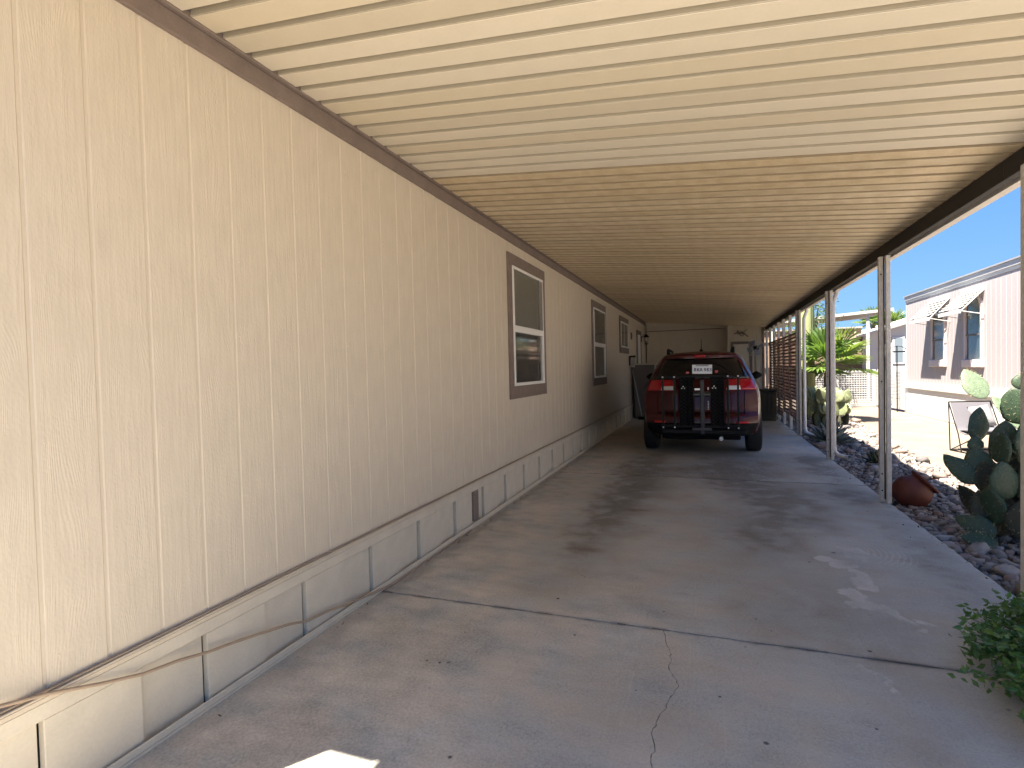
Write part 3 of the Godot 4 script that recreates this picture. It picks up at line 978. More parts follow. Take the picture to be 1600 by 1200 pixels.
# ------------------------------------------------------------------ beyond the yard
func far_yard() -> void:
	var white := plain(0.40, 0.40, 0.395, 0.6)
	# square lattice fence
	var f := thing("lattice_fence", "white square lattice fence across the back of the sandy yard", "fence", Vector3(3.1, 0, -20.95), "", 0.10)
	var w := 2.05
	var top := 1.15
	bx("rail", Vector3(0, top - 0.07, -0.03), Vector3(w, top, 0.03), white, f, 0.004)
	bx("rail", Vector3(0, -0.06, -0.03), Vector3(w, 0.03, 0.03), white, f, 0.004)
	for x in [0.0, 0.95, w]:
		bx("post", Vector3(x - 0.05, -0.06, -0.045), Vector3(x + 0.05, top + 0.02, 0.045), white, f, 0.005)
	var x := 0.08
	while x < w:
		bx("slat", Vector3(x - 0.017, 0.03, 0.0), Vector3(x + 0.017, top - 0.07, 0.009), white, f)
		x += 0.077
	var y := 0.10
	while y < top - 0.08:
		bx("slat", Vector3(0.05, y - 0.017, 0.01), Vector3(w - 0.05, y + 0.017, 0.019), white, f)
		y += 0.077
	# boarded return to the pink home
	var g := thing("board_gate", "white horizontal board gate between lattice fence and pink home", "gate", Vector3(5.12, 0, -20.75))
	var dir := Vector3(5.30 - 5.12, 0, -18.66 + 20.75)
	var turn := atan2(dir.x, dir.z)
	g.rotation.y = turn
	for k in 11:
		bx("board", Vector3(-0.012, 0.0 + k * 0.104, 0.0), Vector3(0.012, 0.092 + k * 0.104, dir.length()), white, g, 0.003)
	for zz in [0.03, dir.length() * 0.5, dir.length() - 0.05]:
		bx("post", Vector3(0.014, -0.06, zz - 0.03), Vector3(0.06, 1.18, zz + 0.03), white, g, 0.003)
	# dark garden pole
	var p := thing("garden_pole", "thin dark metal pole with a side arm at the corner of the pink home", "pole", Vector3(5.18, -0.07, -18.9))
	var t := mk()
	tube(t, [Vector3(0, 0, 0), Vector3(0, 1.95, 0)], [0.016], 8)
	obj("shaft", t, mats.black_metal, p)
	t = mk()
	tube(t, [Vector3(0.28, 1.83, 0), Vector3(0.1, 1.93, 0), Vector3(0, 1.94, 0), Vector3(-0.25, 1.86, 0.02), Vector3(-0.5, 1.86, 0.02)], [0.010], 6)
	obj("arm", t, mats.black_metal, p)
	# the home farther back, gable end towards us
	var h := thing("far_house", "light grey gabled home behind the white lattice fence", "house", Vector3(0, 0, -27.0))
	var gy := plain(0.44, 0.44, 0.45, 0.85)
	var roofm := mottled(0.50, 0.50, 0.52, 0.8, 0.2, 0.8, 191)
	var st := mk()
	var pts := [Vector2(6.42, -0.06), Vector2(12.6, -0.06), Vector2(12.6, 2.58), Vector2(9.5, 3.53), Vector2(6.42, 2.58)]
	for k in range(1, 4):
		tri(st, Vector3(pts[0].x, pts[0].y, 0), Vector3(pts[k].x, pts[k].y, 0), Vector3(pts[k + 1].x, pts[k + 1].y, 0))
	for k in pts.size():
		var a: Vector2 = pts[k]
		var b: Vector2 = pts[(k + 1) % pts.size()]
		quad(st, Vector3(a.x, a.y, 0), Vector3(a.x, a.y, -9), Vector3(b.x, b.y, -9), Vector3(b.x, b.y, 0))
	obj("wall", st, gy, h)
	for s in [[6.42, 1.0, 0.2995], [12.6, -1.0, -0.2995]]:
		st = mk()
		box(st, Vector3(-0.25, 0.0, -9.2), Vector3(3.24, 0.09, 0.2) ) if s[1] > 0 else box(st, Vector3(-3.24, 0.0, -9.2), Vector3(0.25, 0.09, 0.2))
		obj("roof_slope", st, roofm, h, at(Vector3(s[0], 2.60, 0), Vector3(0, 0, s[2])))
	st = mk()
	box(st, Vector3(-0.26, -0.02, 0.201), Vector3(3.22, 0.11, 0.225))
	obj("rake_board", st, white, h, at(Vector3(6.42, 2.60, 0), Vector3(0, 0, 0.2995)))
	for q in [[7.30, 7.60, 1.85, 2.40], [7.30, 7.60, 1.38, 1.80]]:
		var win := Node3D.new()
		win.name = "window"
		h.add_child(win, true)
		bx("frame", Vector3(q[0] - 0.07, q[2] - 0.06, 0.0), Vector3(q[1] + 0.07, q[3] + 0.06, 0.04), plain(0.5, 0.51, 0.53), win, 0.004)
		bx("pane", Vector3(q[0], q[2], 0.02), Vector3(q[1], q[3], 0.046), plain(0.16, 0.2, 0.24, 0.1), win)
	# its carport
	var c := thing("far_carport", "open flat roofed carport with a white edge beside the grey home", "carport", Vector3(0, 0, -24.0))
	var steep := atan2(3.392 - 3.214, 6.251 - 3.846)
	st = mk()
	box(st, Vector3(-2.0, -0.02, -3.4), Vector3(2.62, 0.05, 0), 0.0)
	obj("roof_panel", st, mottled(0.16, 0.145, 0.13, 0.8, 0.1, 0.6, 195), c, at(Vector3(3.846, 3.16, 0), Vector3(0, 0, steep)))
	st = mk()
	box(st, Vector3(-2.0, -0.03, 0.001), Vector3(2.64, 0.075, 0.05), 0.0)
	obj("fascia", st, white, c, at(Vector3(3.846, 3.16, 0), Vector3(0, 0, steep)))
	st = mk()
	box(st, Vector3(-2.0, -0.03, -3.47), Vector3(2.64, 0.06, -3.401), 0.0)
	obj("fascia", st, white, c, at(Vector3(3.846, 3.16, 0), Vector3(0, 0, steep)))
	bx("post", Vector3(5.62, -0.06, -0.16), Vector3(5.72, 3.27, -0.06), white, c, 0.004)
	bx("post", Vector3(2.3, -0.06, -0.16), Vector3(2.4, 3.02, -0.06), white, c, 0.004)
	var bw := thing("brown_outbuilding", "brown boarded outbuilding in shade under the far carport", "building", Vector3(0, 0, -28.2))
	var brn := mottled(0.20, 0.135, 0.10, 0.85, 0.2, 0.6, 197)
	bx("wall", Vector3(1.5, -0.06, -4.0), Vector3(6.40, 2.95, 0), brn, bw)
	bx("beam", Vector3(1.5, 2.45, 0.001), Vector3(6.40, 2.56, 0.06), plain(0.35, 0.27, 0.2), bw)
	for k in 6:
		bx("stud", Vector3(2.2 + k * 0.78, 2.56, 0.001), Vector3(2.28 + k * 0.78, 2.95, 0.04), plain(0.35, 0.27, 0.2), bw)
	bx("roof", Vector3(1.3, 2.951, -4.2), Vector3(6.41, 3.02, 0.1), plain(0.3, 0.28, 0.26), bw)

# ------------------------------------------------------------------ stones
func stone_mesh(sd: int, rings := 6, segs := 9) -> ArrayMesh:
	var n := noise(sd, 0.9, 2)
	var st := mk(true)
	var g := []
	for i in rings + 1:
		var row := []
		var th := PI * i / rings
		for k in segs:
			var ph := TAU * k / segs
			var d := Vector3(sin(th) * cos(ph), cos(th), sin(th) * sin(ph))
			var r := 1.0 + 0.5 * n.get_noise_3d(d.x * 1.3 + sd * 3.0, d.y * 1.3, d.z * 1.3)
			var p := Vector3(signf(d.x) * pow(absf(d.x), 0.72), signf(d.y) * pow(absf(d.y), 0.65), signf(d.z) * pow(absf(d.z), 0.72)) * r
			row.append(p)
		g.append(row)
	for i in rings:
		for k in segs:
			var l := (k + 1) % segs
			if i == 0:
				tri(st, g[0][0], g[1][l], g[1][k])
			elif i == rings - 1:
				tri(st, g[rings][0], g[i][k], g[i][l])
			else:
				quad(st, g[i][k], g[i][l], g[i + 1][l], g[i + 1][k])
	st.generate_normals()
	return st.commit()

func bed_edge(z: float) -> float:
	return lerpf(2.72, 3.35, clampf((z + 7.0) / -9.5, -0.3, 1.2))

func rock_bed() -> void:
	var bed := Node3D.new()
	bed.name = "rock_bed"
	bed.set_meta("kind", "structure")
	add_child(bed)
	var tones := [[0.15, 0.138, 0.13], [0.19, 0.172, 0.16], [0.11, 0.10, 0.10], [0.21, 0.155, 0.135], [0.24, 0.215, 0.195], [0.165, 0.13, 0.118], [0.30, 0.275, 0.26]]
	var sm := []
	for i in tones.size():
		sm.append(mottled(tones[i][0], tones[i][1], tones[i][2], 0.85, 0.28, 0.13, 301 + i * 11, 0.08))
	var meshes := []
	for i in 8:
		meshes.append(stone_mesh(40 + i))
	var cells := {}
	var spots := []
	for k in 16000:
		var z := rng.randf_range(-18.0, -2.3)
		var x := rng.randf_range(1.66, 3.6)
		if x > bed_edge(z) + rng.randf_range(-0.15, 0.1) or x < slab_edge(z) + 0.035:
			continue
		var r := rng.randf_range(0.022, 0.048)
		if rng.randf() < 0.10:
			r = rng.randf_range(0.055, 0.10)
		if x < slab_edge(z) + r * 1.2:
			continue
		var ok := true
		var cx := int(x * 5.0)
		var cz := int(z * 5.0)
		for i in [-1, 0, 1]:
			for j in [-1, 0, 1]:
				for q in cells.get(Vector2i(cx + i, cz + j), []):
					if Vector2(q[0] - x, q[1] - z).length() < (q[2] + r) * 0.80:
						ok = false
						break
		if not ok:
			continue
		var rec := [x, z, r]
		if not cells.has(Vector2i(cx, cz)):
			cells[Vector2i(cx, cz)] = []
		cells[Vector2i(cx, cz)].append(rec)
		spots.append([r / Vector2(x, z).length(), x, z, r])
	spots.sort_custom(func(a, b): return a[0] > b[0])
	var rest := SurfaceTool.new()
	var rest_xf := []
	for i in spots.size():
		var q: Array = spots[i]
		var flat := rng.randf_range(0.40, 0.62)
		var long := rng.randf_range(0.95, 1.45)
		var wide := rng.randf_range(0.72, 1.0)
		var xf := at(Vector3(q[1], -0.062 + q[3] * flat * rng.randf_range(0.75, 1.25), q[2]), Vector3(rng.randf_range(-0.22, 0.22), rng.randf_range(0, TAU), rng.randf_range(-0.22, 0.22)), Vector3(q[3] * long, q[3] * flat, q[3] * wide))
		if i < 300:
			obj("river_rock", meshes[rng.randi() % 8], sm[rng.randi() % sm.size()], bed, xf)
		else:
			rest_xf.append(xf)
	var small := stone_mesh(77, 5, 7)
	var mm := MultiMesh.new()
	mm.transform_format = MultiMesh.TRANSFORM_3D
	mm.use_colors = true
	mm.mesh = small
	# pebbles fill the chinks
	for k in 5000:
		var z := rng.randf_range(-16.0, -2.3)
		var x := rng.randf_range(1.70, 3.5)
		if x > bed_edge(z) + 0.1 or x < slab_edge(z) + 0.02:
			continue
		var r := rng.randf_range(0.012, 0.026)
		rest_xf.append(at(Vector3(x, -0.056 + r * 0.3, z), Vector3(rng.randf(), rng.randf() * TAU, rng.randf()), Vector3(r * 1.3, r * 0.7, r)))
	mm.instance_count = rest_xf.size()
	for i in rest_xf.size():
		mm.set_instance_transform(i, rest_xf[i])
		var t: Array = tones[rng.randi() % tones.size()]
		var k := rng.randf_range(0.85, 1.15)
		mm.set_instance_color(i, Color(t[0] * k, t[1] * k, t[2] * k))
	var mi := MultiMeshInstance3D.new()
	mi.name = "small_stones"
	mi.multimesh = mm
	var m := StandardMaterial3D.new()
	m.vertex_color_use_as_albedo = true
	m.roughness = 0.85
	mi.material_override = m
	mi.set_meta("kind", "stuff")
	bed.add_child(mi)

# ------------------------------------------------------------------ car
func curve(tab: Array, y: float) -> float:
	for i in tab.size() - 1:
		if y <= tab[i + 1][0]:
			var t: float = clampf((y - tab[i][0]) / (tab[i + 1][0] - tab[i][0]), 0.0, 1.0)
			return lerpf(tab[i][1], tab[i + 1][1], t)
	return tab[-1][1]

const HALF := [[0.3387, 0.8], [0.3937, 0.87], [0.5037, 0.905], [0.623, 0.918], [0.8064, 0.926], [0.9622, 0.915], [1.0539, 0.895], [1.1273, 0.865], [1.219, 0.825], [1.329, 0.775], [1.4483, 0.715], [1.5491, 0.655], [1.6133, 0.59], [1.65, 0.49], [1.6775, 0.0]]
const BACK := [[0.3387, -0.05], [0.3937, -0.01], [0.5771, 0.0], [0.6505, -0.02], [0.7055, -0.06], [0.8522, -0.065], [1.0173, -0.085], [1.0906, -0.11], [1.1731, -0.16], [1.2649, -0.21], [1.5583, -0.43], [1.5858, -0.4], [1.6225, -0.42], [1.6775, -0.62]]

const TAIL := 0.925  # the tail is narrower than the body over the wheels

func back_z(x: float, y: float) -> float:
	var hw := maxf(curve(HALF, y) * TAIL, 0.05)
	return curve(BACK, y) - 0.15 * pow(clampf(absf(x) / hw, 0.0, 1.0), 4.0)

func back_patch(st: SurfaceTool, y0: float, y1: float, xl0: float, xr0: float, xl1: float, xr1: float, lift: float, nx := 10, ny := 5) -> void:
	# a panel laid on the tail: left and right x at its foot and at its top; with edges
	var g := []
	for j in ny + 1:
		var t := float(j) / ny
		var y := 0.1186 + 0.917 * lerpf(y0, y1, t)
		var row := []
		for i in nx + 1:
			var x := TAIL * lerpf(lerpf(xl0, xl1, t), lerpf(xr0, xr1, t), float(i) / nx)
			row.append(Vector3(x, y, back_z(x, y) + lift))
		g.append(row)
	for j in ny:
		for i in nx:
			quad(st, g[j][i], g[j][i + 1], g[j + 1][i + 1], g[j + 1][i])
	var back := Vector3(0, 0, -0.03)
	for i in nx:
		quad(st, g[0][i] + back, g[0][i + 1] + back, g[0][i + 1], g[0][i])
		quad(st, g[ny][i], g[ny][i + 1], g[ny][i + 1] + back, g[ny][i] + back)
	for j in ny:
		quad(st, g[j][0] + back, g[j][0], g[j + 1][0], g[j + 1][0] + back)
		quad(st, g[j][nx], g[j][nx] + back, g[j + 1][nx] + back, g[j + 1][nx])

func side_patch(st: SurfaceTool, s: float, z0: float, z1: float, y0: float, y1: float, lift: float, n := 6) -> void:
	for j in n:
		var ya := lerpf(y0, y1, float(j) / n)
		var yb := lerpf(y0, y1, float(j + 1) / n)
		var a := Vector3(s * (curve(HALF, ya) + lift), ya, z0 - (ya - y0) * 0.35)
		var b := Vector3(s * (curve(HALF, yb) + lift), yb, z0 - (yb - y0) * 0.35)
		var c := Vector3(s * (curve(HALF, yb) + lift), yb, z1 + (yb - y0) * 0.9)
		var d := Vector3(s * (curve(HALF, ya) + lift), ya, z1)
		if s > 0:
			quad(st, a, d, c, b)
		else:
			quad(st, a, b, c, d)

func car() -> void:
	var c := thing("parked_car", "dark red compact crossover parked under the carport, seen from behind", "car", Vector3(-0.155, 0, -8.87))
	var paint := plain(0.05, 0.0012, 0.003, 0.35, 0.1)
	paint.clearcoat_enabled = true
	paint.clearcoat = 0.45
	paint.metallic_specular = 0.3
	paint.clearcoat_roughness = 0.06
	var dark_glass := plain(0.006, 0.006, 0.008, 0.05)
	var plastic := plain(0.005, 0.005, 0.006, 0.7)
	plastic.metallic_specular = 0.3
	var red := plain(0.36, 0.004, 0.012, 0.15)
	red.clearcoat_enabled = true
	red.clearcoat = 0.4
	red.clearcoat_roughness = 0.03
	# body: the tail as a curved grid, then rings towards the nose
	var st := mk(true)
	var ys := []
	for p in HALF:
		ys.append(p[0])
	ys = [0.3387, 0.3662, 0.3937, 0.4487, 0.5037, 0.5771, 0.623, 0.6505, 0.678, 0.7055, 0.7605, 0.8522, 0.9622, 1.0173, 1.0539, 1.0906, 1.1273, 1.1731, 1.219, 1.2649, 1.329, 1.4483, 1.5124, 1.5583, 1.5858, 1.6133, 1.6362, 1.6546, 1.6683]
	var nx := 20
	var grid := []
	for y in ys:
		var row := []
		var hw := curve(HALF, y) * TAIL
		for i in nx + 1:
			var u := -1.0 + 2.0 * i / nx
			var x := hw * 0.985 * u
			row.append(Vector3(x, y, back_z(x, y)))
		grid.append(row)
	for j in ys.size() - 1:
		for i in nx:
			quad(st, grid[j][i], grid[j][i + 1], grid[j + 1][i + 1], grid[j + 1][i])
	var stations := [[0.0, 0.911, 1.0], [-0.35, 0.962, 1.0], [-0.80, 1.0, 1.0], [-1.6, 1.005, 1.004], [-2.5, 1.0, 1.0], [-3.1, 1.0, 0.985], [-3.75, 0.99, 0.60], [-4.35, 0.95, 0.52], [-4.62, 0.84, 0.36], [-4.66, 0.6, 0.2]]
	var prev := []
	for k in stations.size():
		var s: Array = stations[k]
		var ring := []
		for j in ys.size():
			var y: float = ys[j]
			var hw: float = curve(HALF, y) * s[1]
			if s[2] < 0.9:
				hw = lerpf(hw, 0.85 * s[1], 0.6)
			var yy: float = 0.339 + (y - 0.339) * s[2]
			var z: float = back_z(hw, y) if k == 0 else minf(s[0], back_z(hw, y) - 0.06 * k)
			ring.append([Vector3(-hw, yy, z), Vector3(hw, yy, z)])
		if k > 0:
			for j in ys.size() - 1:
				quad(st, prev[j][1], ring[j][1], ring[j + 1][1], prev[j + 1][1])
				quad(st, ring[j][0], prev[j][0], prev[j + 1][0], ring[j + 1][0])
			quad(st, prev[-1][0], prev[-1][1], ring[-1][1], ring[-1][0])
			quad(st, ring[0][0], ring[0][1], prev[0][1], prev[0][0])
		prev = ring
	for j in ys.size() - 1:
		quad(st, prev[j][1], prev[j][0], prev[j + 1][0], prev[j + 1][1])
	obj("body", st, paint, c)
	# tail
	st = mk(true)
	back_patch(st, 1.20, 1.565, -0.79, 0.79, -0.59, 0.59, 0.006, 16, 8)
	obj("rear_window", st, dark_glass, c)
	st = mk(true)
	back_patch(st, 1.575, 1.625, -0.10, 0.10, -0.09, 0.09, 0.012, 6, 2)
	obj("brake_lamp", st, red, c)
	for s in [-1.0, 1.0]:
		st = mk(true)
		if s < 0:
			back_patch(st, 1.01, 1.195, -0.893, -0.40, -0.825, -0.46, 0.012, 10, 5)
		else:
			back_patch(st, 1.01, 1.195, 0.40, 0.893, 0.46, 0.825, 0.012, 10, 5)
		var lamp := obj("tail_lamp", st, red, c)
		st = mk(true)
		if s < 0:
			back_patch(st, 1.018, 1.085, -0.64, -0.42, -0.63, -0.43, 0.017, 6, 2)
		else:
			back_patch(st, 1.018, 1.085, 0.42, 0.64, 0.43, 0.63, 0.017, 6, 2)
		obj("reverse_lens", st, plain(0.75, 0.75, 0.76, 0.12), lamp)
		# lamp wrapping on to the flank
		st = mk(true)
		side_patch(st, s, -0.42, -0.62, 1.06, 1.20, 0.002, 4)
		obj("side_lens", st, red, lamp)
		st = mk(true)
		if s < 0:
			back_patch(st, 0.455, 0.49, -0.75, -0.56, -0.75, -0.56, 0.016, 6, 1)
		else:
			back_patch(st, 0.455, 0.49, 0.56, 0.75, 0.56, 0.75, 0.016, 6, 1)
		obj("reflector", st, plain(0.5, 0.02, 0.02, 0.2), c)
		st = mk(true)
		side_patch(st, s, -0.9, -3.3, 1.16, 1.51, 0.006, 6)
		obj("side_window", st, dark_glass, c)
		# mirror
		st = mk(true)
		var ball := []
		for k in 7:
			ball.append(Vector2(0.085 * sin(PI * k / 6.0), -0.075 + 0.15 * k / 6.0))
		lathe(st, ball, 10, at(Vector3(s * 1.02, 1.22, -2.95), Vector3.ZERO, Vector3(1.25, 1.1, 0.7)))
		var mir := obj("door_mirror", st, plastic, c)
		st = mk()
		tube(st, [Vector3(s * 0.84, 1.14, -2.95), Vector3(s * 0.97, 1.19, -2.95)], [0.03, 0.025], 8)
		obj("stalk", st, plastic, mir)
		# roof rail
		st = mk(true)
		tube(st, [Vector3(s * 0.50, 1.63, -0.62), Vector3(s * 0.51, 1.70, -0.74), Vector3(s * 0.53, 1.722, -1.0), Vector3(s * 0.55, 1.722, -2.4), Vector3(s * 0.54, 1.62, -2.6)], [0.03, 0.028, 0.022, 0.022, 0.02], 8)
		obj("roof_rail", st, plastic, c)
		for zz in [-0.95, -3.68]:
			var tyre := mk(true)
			var prof := []
			var R := 0.36
			for q in [[0.20, -0.115], [0.25, -0.118], [0.32, -0.118], [0.35, -0.105], [0.36, -0.08], [0.36, 0.08], [0.35, 0.105], [0.32, 0.118], [0.25, 0.118], [0.20, 0.115]]:
				prof.append(Vector2(q[0], q[1]))
			lathe(tyre, prof, 28)
			var wheel := Node3D.new()
			wheel.name = "wheel"
			c.add_child(wheel, true)
			wheel.transform = at(Vector3(s * 0.815, R, zz), Vector3(0, 0, PI / 2))
			obj("tyre", tyre, mats.rubber, wheel)
			var rim := mk()
			lathe(rim, [Vector2(0.0, -0.09), Vector2(0.245, -0.09), Vector2(0.245, 0.09), Vector2(0.0, 0.09)], 20)
			obj("rim", rim, mats.steel, wheel)
	st = mk(true)
	back_patch(st, 0.24, 0.455, -0.80, 0.80, -0.905, 0.905, 0.014, 20, 5)
	obj("bumper", st, plastic, c)
	st = mk(true)
	back_patch(st, 0.90, 0.99, -0.32, 0.32, -0.32, 0.32, 0.012, 8, 2)
	obj("garnish", st, plain(0.12, 0.12, 0.125, 0.3, 0.8), c)
	for q in [[-0.70, -0.69, 0.62, 1.005], [0.69, 0.70, 0.62, 1.005]]:
		st = mk(true)
		back_patch(st, q[2], q[3], q[0], q[1], q[0], q[1], 0.004, 1, 5)
		obj("panel_gap", st, mats.black, c)
	st = mk(true)
	back_patch(st, 0.62, 0.632, -0.69, 0.69, -0.69, 0.69, 0.006, 14, 1)
	obj("panel_gap", st, mats.black, c)
	st = mk()
	tube(st, [Vector3(0.02, 1.665, -0.72), Vector3(0.02, 1.70, -0.73)], [0.035, 0.02], 10)
	tube(st, [Vector3(0.02, 1.70, -0.73), Vector3(0.02, 1.88, -0.80)], [0.007, 0.004], 6)
	obj("antenna", st, plastic, c)
	bx("underbody", Vector3(-0.60, 0.24, -4.3), Vector3(0.60, 0.36, -0.35), plastic, c, 0.02)
	st = mk()
	tube(st, [Vector3(0.30, 0.30, -0.9), Vector3(0.30, 0.30, -0.02)], [0.032], 10)
	obj("tailpipe", st, mats.steel, c)

# ------------------------------------------------------------------ folded carrier on the hitch
func carrier() -> void:
	var zc := -9.45
	var t := thing("hitch_carrier", "black folded metal carrier rack on the back of the red car", "carrier", Vector3(-0.118, 0.1287, -8.62))
	t.scale = Vector3.ONE * 0.91
	var ox := 0.13
	var bar := func(called: String, a: Vector3, b: Vector3, half: float, m: Material):
		var st := mk()
		var d := b - a
		var l := d.length()
		var bas := Basis.looking_at(d.normalized(), Vector3.RIGHT if absf(d.normalized().y) > 0.9 else Vector3.UP)
		box(st, Vector3(-half, -half, -l), Vector3(half, half, 0), half * 0.25, Transform3D(bas, a))
		return obj(called, st, m, t)
	var blk: Material = mats.black_metal
	for x in [-0.758, -0.571, 0.267, 0.42]:
		bar.call("upright", Vector3(x + ox, 0.40, 0), Vector3(x + ox, 1.255, 0), 0.016, blk)
		for y in [0.405, 1.252]:
			var b := mk(true)
			lathe(b, [Vector2(0.0, -0.006), Vector2(0.013, -0.006), Vector2(0.013, 0.006), Vector2(0.0, 0.008)], 10, at(Vector3(x + ox, y, 0.021), Vector3(PI / 2, 0, 0)))
			obj("bolt", b, plain(0.8, 0.8, 0.8, 0.3, 0.3), t)
	bar.call("cross_bar", Vector3(-0.80 + ox, 1.25, -0.034), Vector3(0.46 + ox, 1.25, -0.034), 0.017, blk)
	bar.call("cross_bar", Vector3(-0.80 + ox, 0.42, -0.034), Vector3(0.47 + ox, 0.42, -0.034), 0.02, blk)
	bar.call("cross_bar", Vector3(-0.78 + ox, 0.335, -0.02), Vector3(0.55 + ox, 0.335, -0.02), 0.03, blk)
	bar.call("mast", Vector3(0, 0.30, -0.02), Vector3(0, 1.20, -0.02), 0.032, plain(0.018, 0.019, 0.023, 0.45))
	bar.call("hitch_tube", Vector3(0, 0.30, -0.02), Vector3(0, 0.30, -0.7), 0.032, blk)
	bx("step_plate", Vector3(-0.16, 0.36, 0.0), Vector3(0.14, 0.40, 0.03), plain(0.05, 0.05, 0.055, 0.4, 0.4), t, 0.004)
	# two expanded-metal ramp tracks folded upright
	for q in [[-0.489, -0.266], [0.003, 0.208]]:
		var r := Node3D.new()
		r.name = "ramp_track"
		t.add_child(r, true)
		var a: float = q[0] + ox
		var b: float = q[1] + ox
		for x in [[a, a + 0.022], [b - 0.022, b], [(a + b) / 2 + 0.01, (a + b) / 2 + 0.05]]:
			bx("side_rail", Vector3(x[0] - 0.004, 0.44, -0.015), Vector3(x[1], 1.245, 0.02), mats.black, r, 0.004)
		bx("backing_plate", Vector3(a + 0.02, 0.45, -0.012), Vector3(b - 0.02, 1.24, -0.006), mats.black, r)
		var st := mk()
		for k in 26:
			var y := 0.46 + k * 0.03
			var n := 6
			for i in n:
				var xa := lerpf(a, b, float(i) / n)
				var xb := lerpf(a, b, float(i + 1) / n)
				var up := 1.0 if (i + k) % 2 == 0 else -1.0
				var m0 := Vector3(xa, y - 0.013 * up, 0)
				var m1 := Vector3(xb, y + 0.013 * up, 0)
				box(st, Vector3(0, -0.003, -0.003), Vector3((m1 - m0).length(), 0.003, 0.003), 0.0, Transform3D(Basis(Vector3(0, 0, 1), atan2(m1.y - m0.y, m1.x - m0.x)), m0))
		var mesh_part := obj("expanded_mesh", st, mats.black_metal, r)
		mesh_part.set_meta("kind", "stuff")
		for k in 3:
			var hole := mk(true)
			var pos := Vector3((a + b) / 2 - 0.05 + [0.0, -0.022, 0.022][k], 1.06 + [0.03, 0.0, 0.0][k], 0.024)
			lathe(hole, [Vector2(0, -0.002), Vector2(0.011, -0.002), Vector2(0.011, 0.004), Vector2(0, 0.006)], 10, at(pos, Vector3(PI / 2, 0, 0)))
			obj("lit_hole", hole, plain(0.8, 0.8, 0.82, 0.35, 0.2), r)  # white disc painted as light shining through a hole in the track
	bx("latch", Vector3(-0.12, 1.025, 0.0), Vector3(-0.035, 1.06, 0.03), plain(0.7, 0.7, 0.72, 0.3, 0.5), t, 0.006)
	bx("label_strip", Vector3(0.082, 0.70, 0.02), Vector3(0.108, 0.86, 0.023), plain(0.02, 0.02, 0.02), t)
	for k in 6:
		bx("label_mark", Vector3(0.086, 0.706 + k * 0.025, 0.0235), Vector3(0.104, 0.720 + k * 0.025, 0.0245), plain(0.6, 0.6, 0.6), t)
	bx("label_mark", Vector3(0.085, 1.03, 0.02), Vector3(0.105, 1.075, 0.024), plain(0.7, 0.7, 0.7), t)
	for q in [[-0.225, 1.30], [0.225, 1.31]]:
		bx("marker_lamp", Vector3(q[0] - 0.025, q[1], -0.01), Vector3(q[0] + 0.025, q[1] + 0.04, 0.02), plain(0.35, 0.03, 0.03, 0.25), t, 0.006)
	# licence plate
	var p := Node3D.new()
	p.name = "licence_plate"
	t.add_child(p)
	p.position = Vector3(0.005, 1.372, 0.01)
	p.rotation.z = -0.02
	bx("plate", Vector3(-0.155, -0.075, -0.002), Vector3(0.155, 0.075, 0.002), plain(0.62, 0.66, 0.70, 0.35), p, 0.0015)
	bx("bracket", Vector3(-0.04, -0.14, -0.012), Vector3(0.04, 0.05, -0.0025), mats.black_metal, p)
	var tm := TextMesh.new()
	var f := SystemFont.new()
	f.font_names = PackedStringArray(["Droid Sans"])
	f.font_weight = 700
	tm.font = f
	tm.text = "BKA 983"
	tm.font_size = 32
	tm.pixel_size = 0.0023
	tm.depth = 0.003
	var ink := obj("lettering", tm, plain(0.03, 0.045, 0.11), p, at(Vector3(0.008, -0.008, 0.0036)))
	bx("header_band", Vector3(-0.10, 0.052, 0.002), Vector3(0.10, 0.066, 0.0028), plain(0.12, 0.14, 0.2), p)

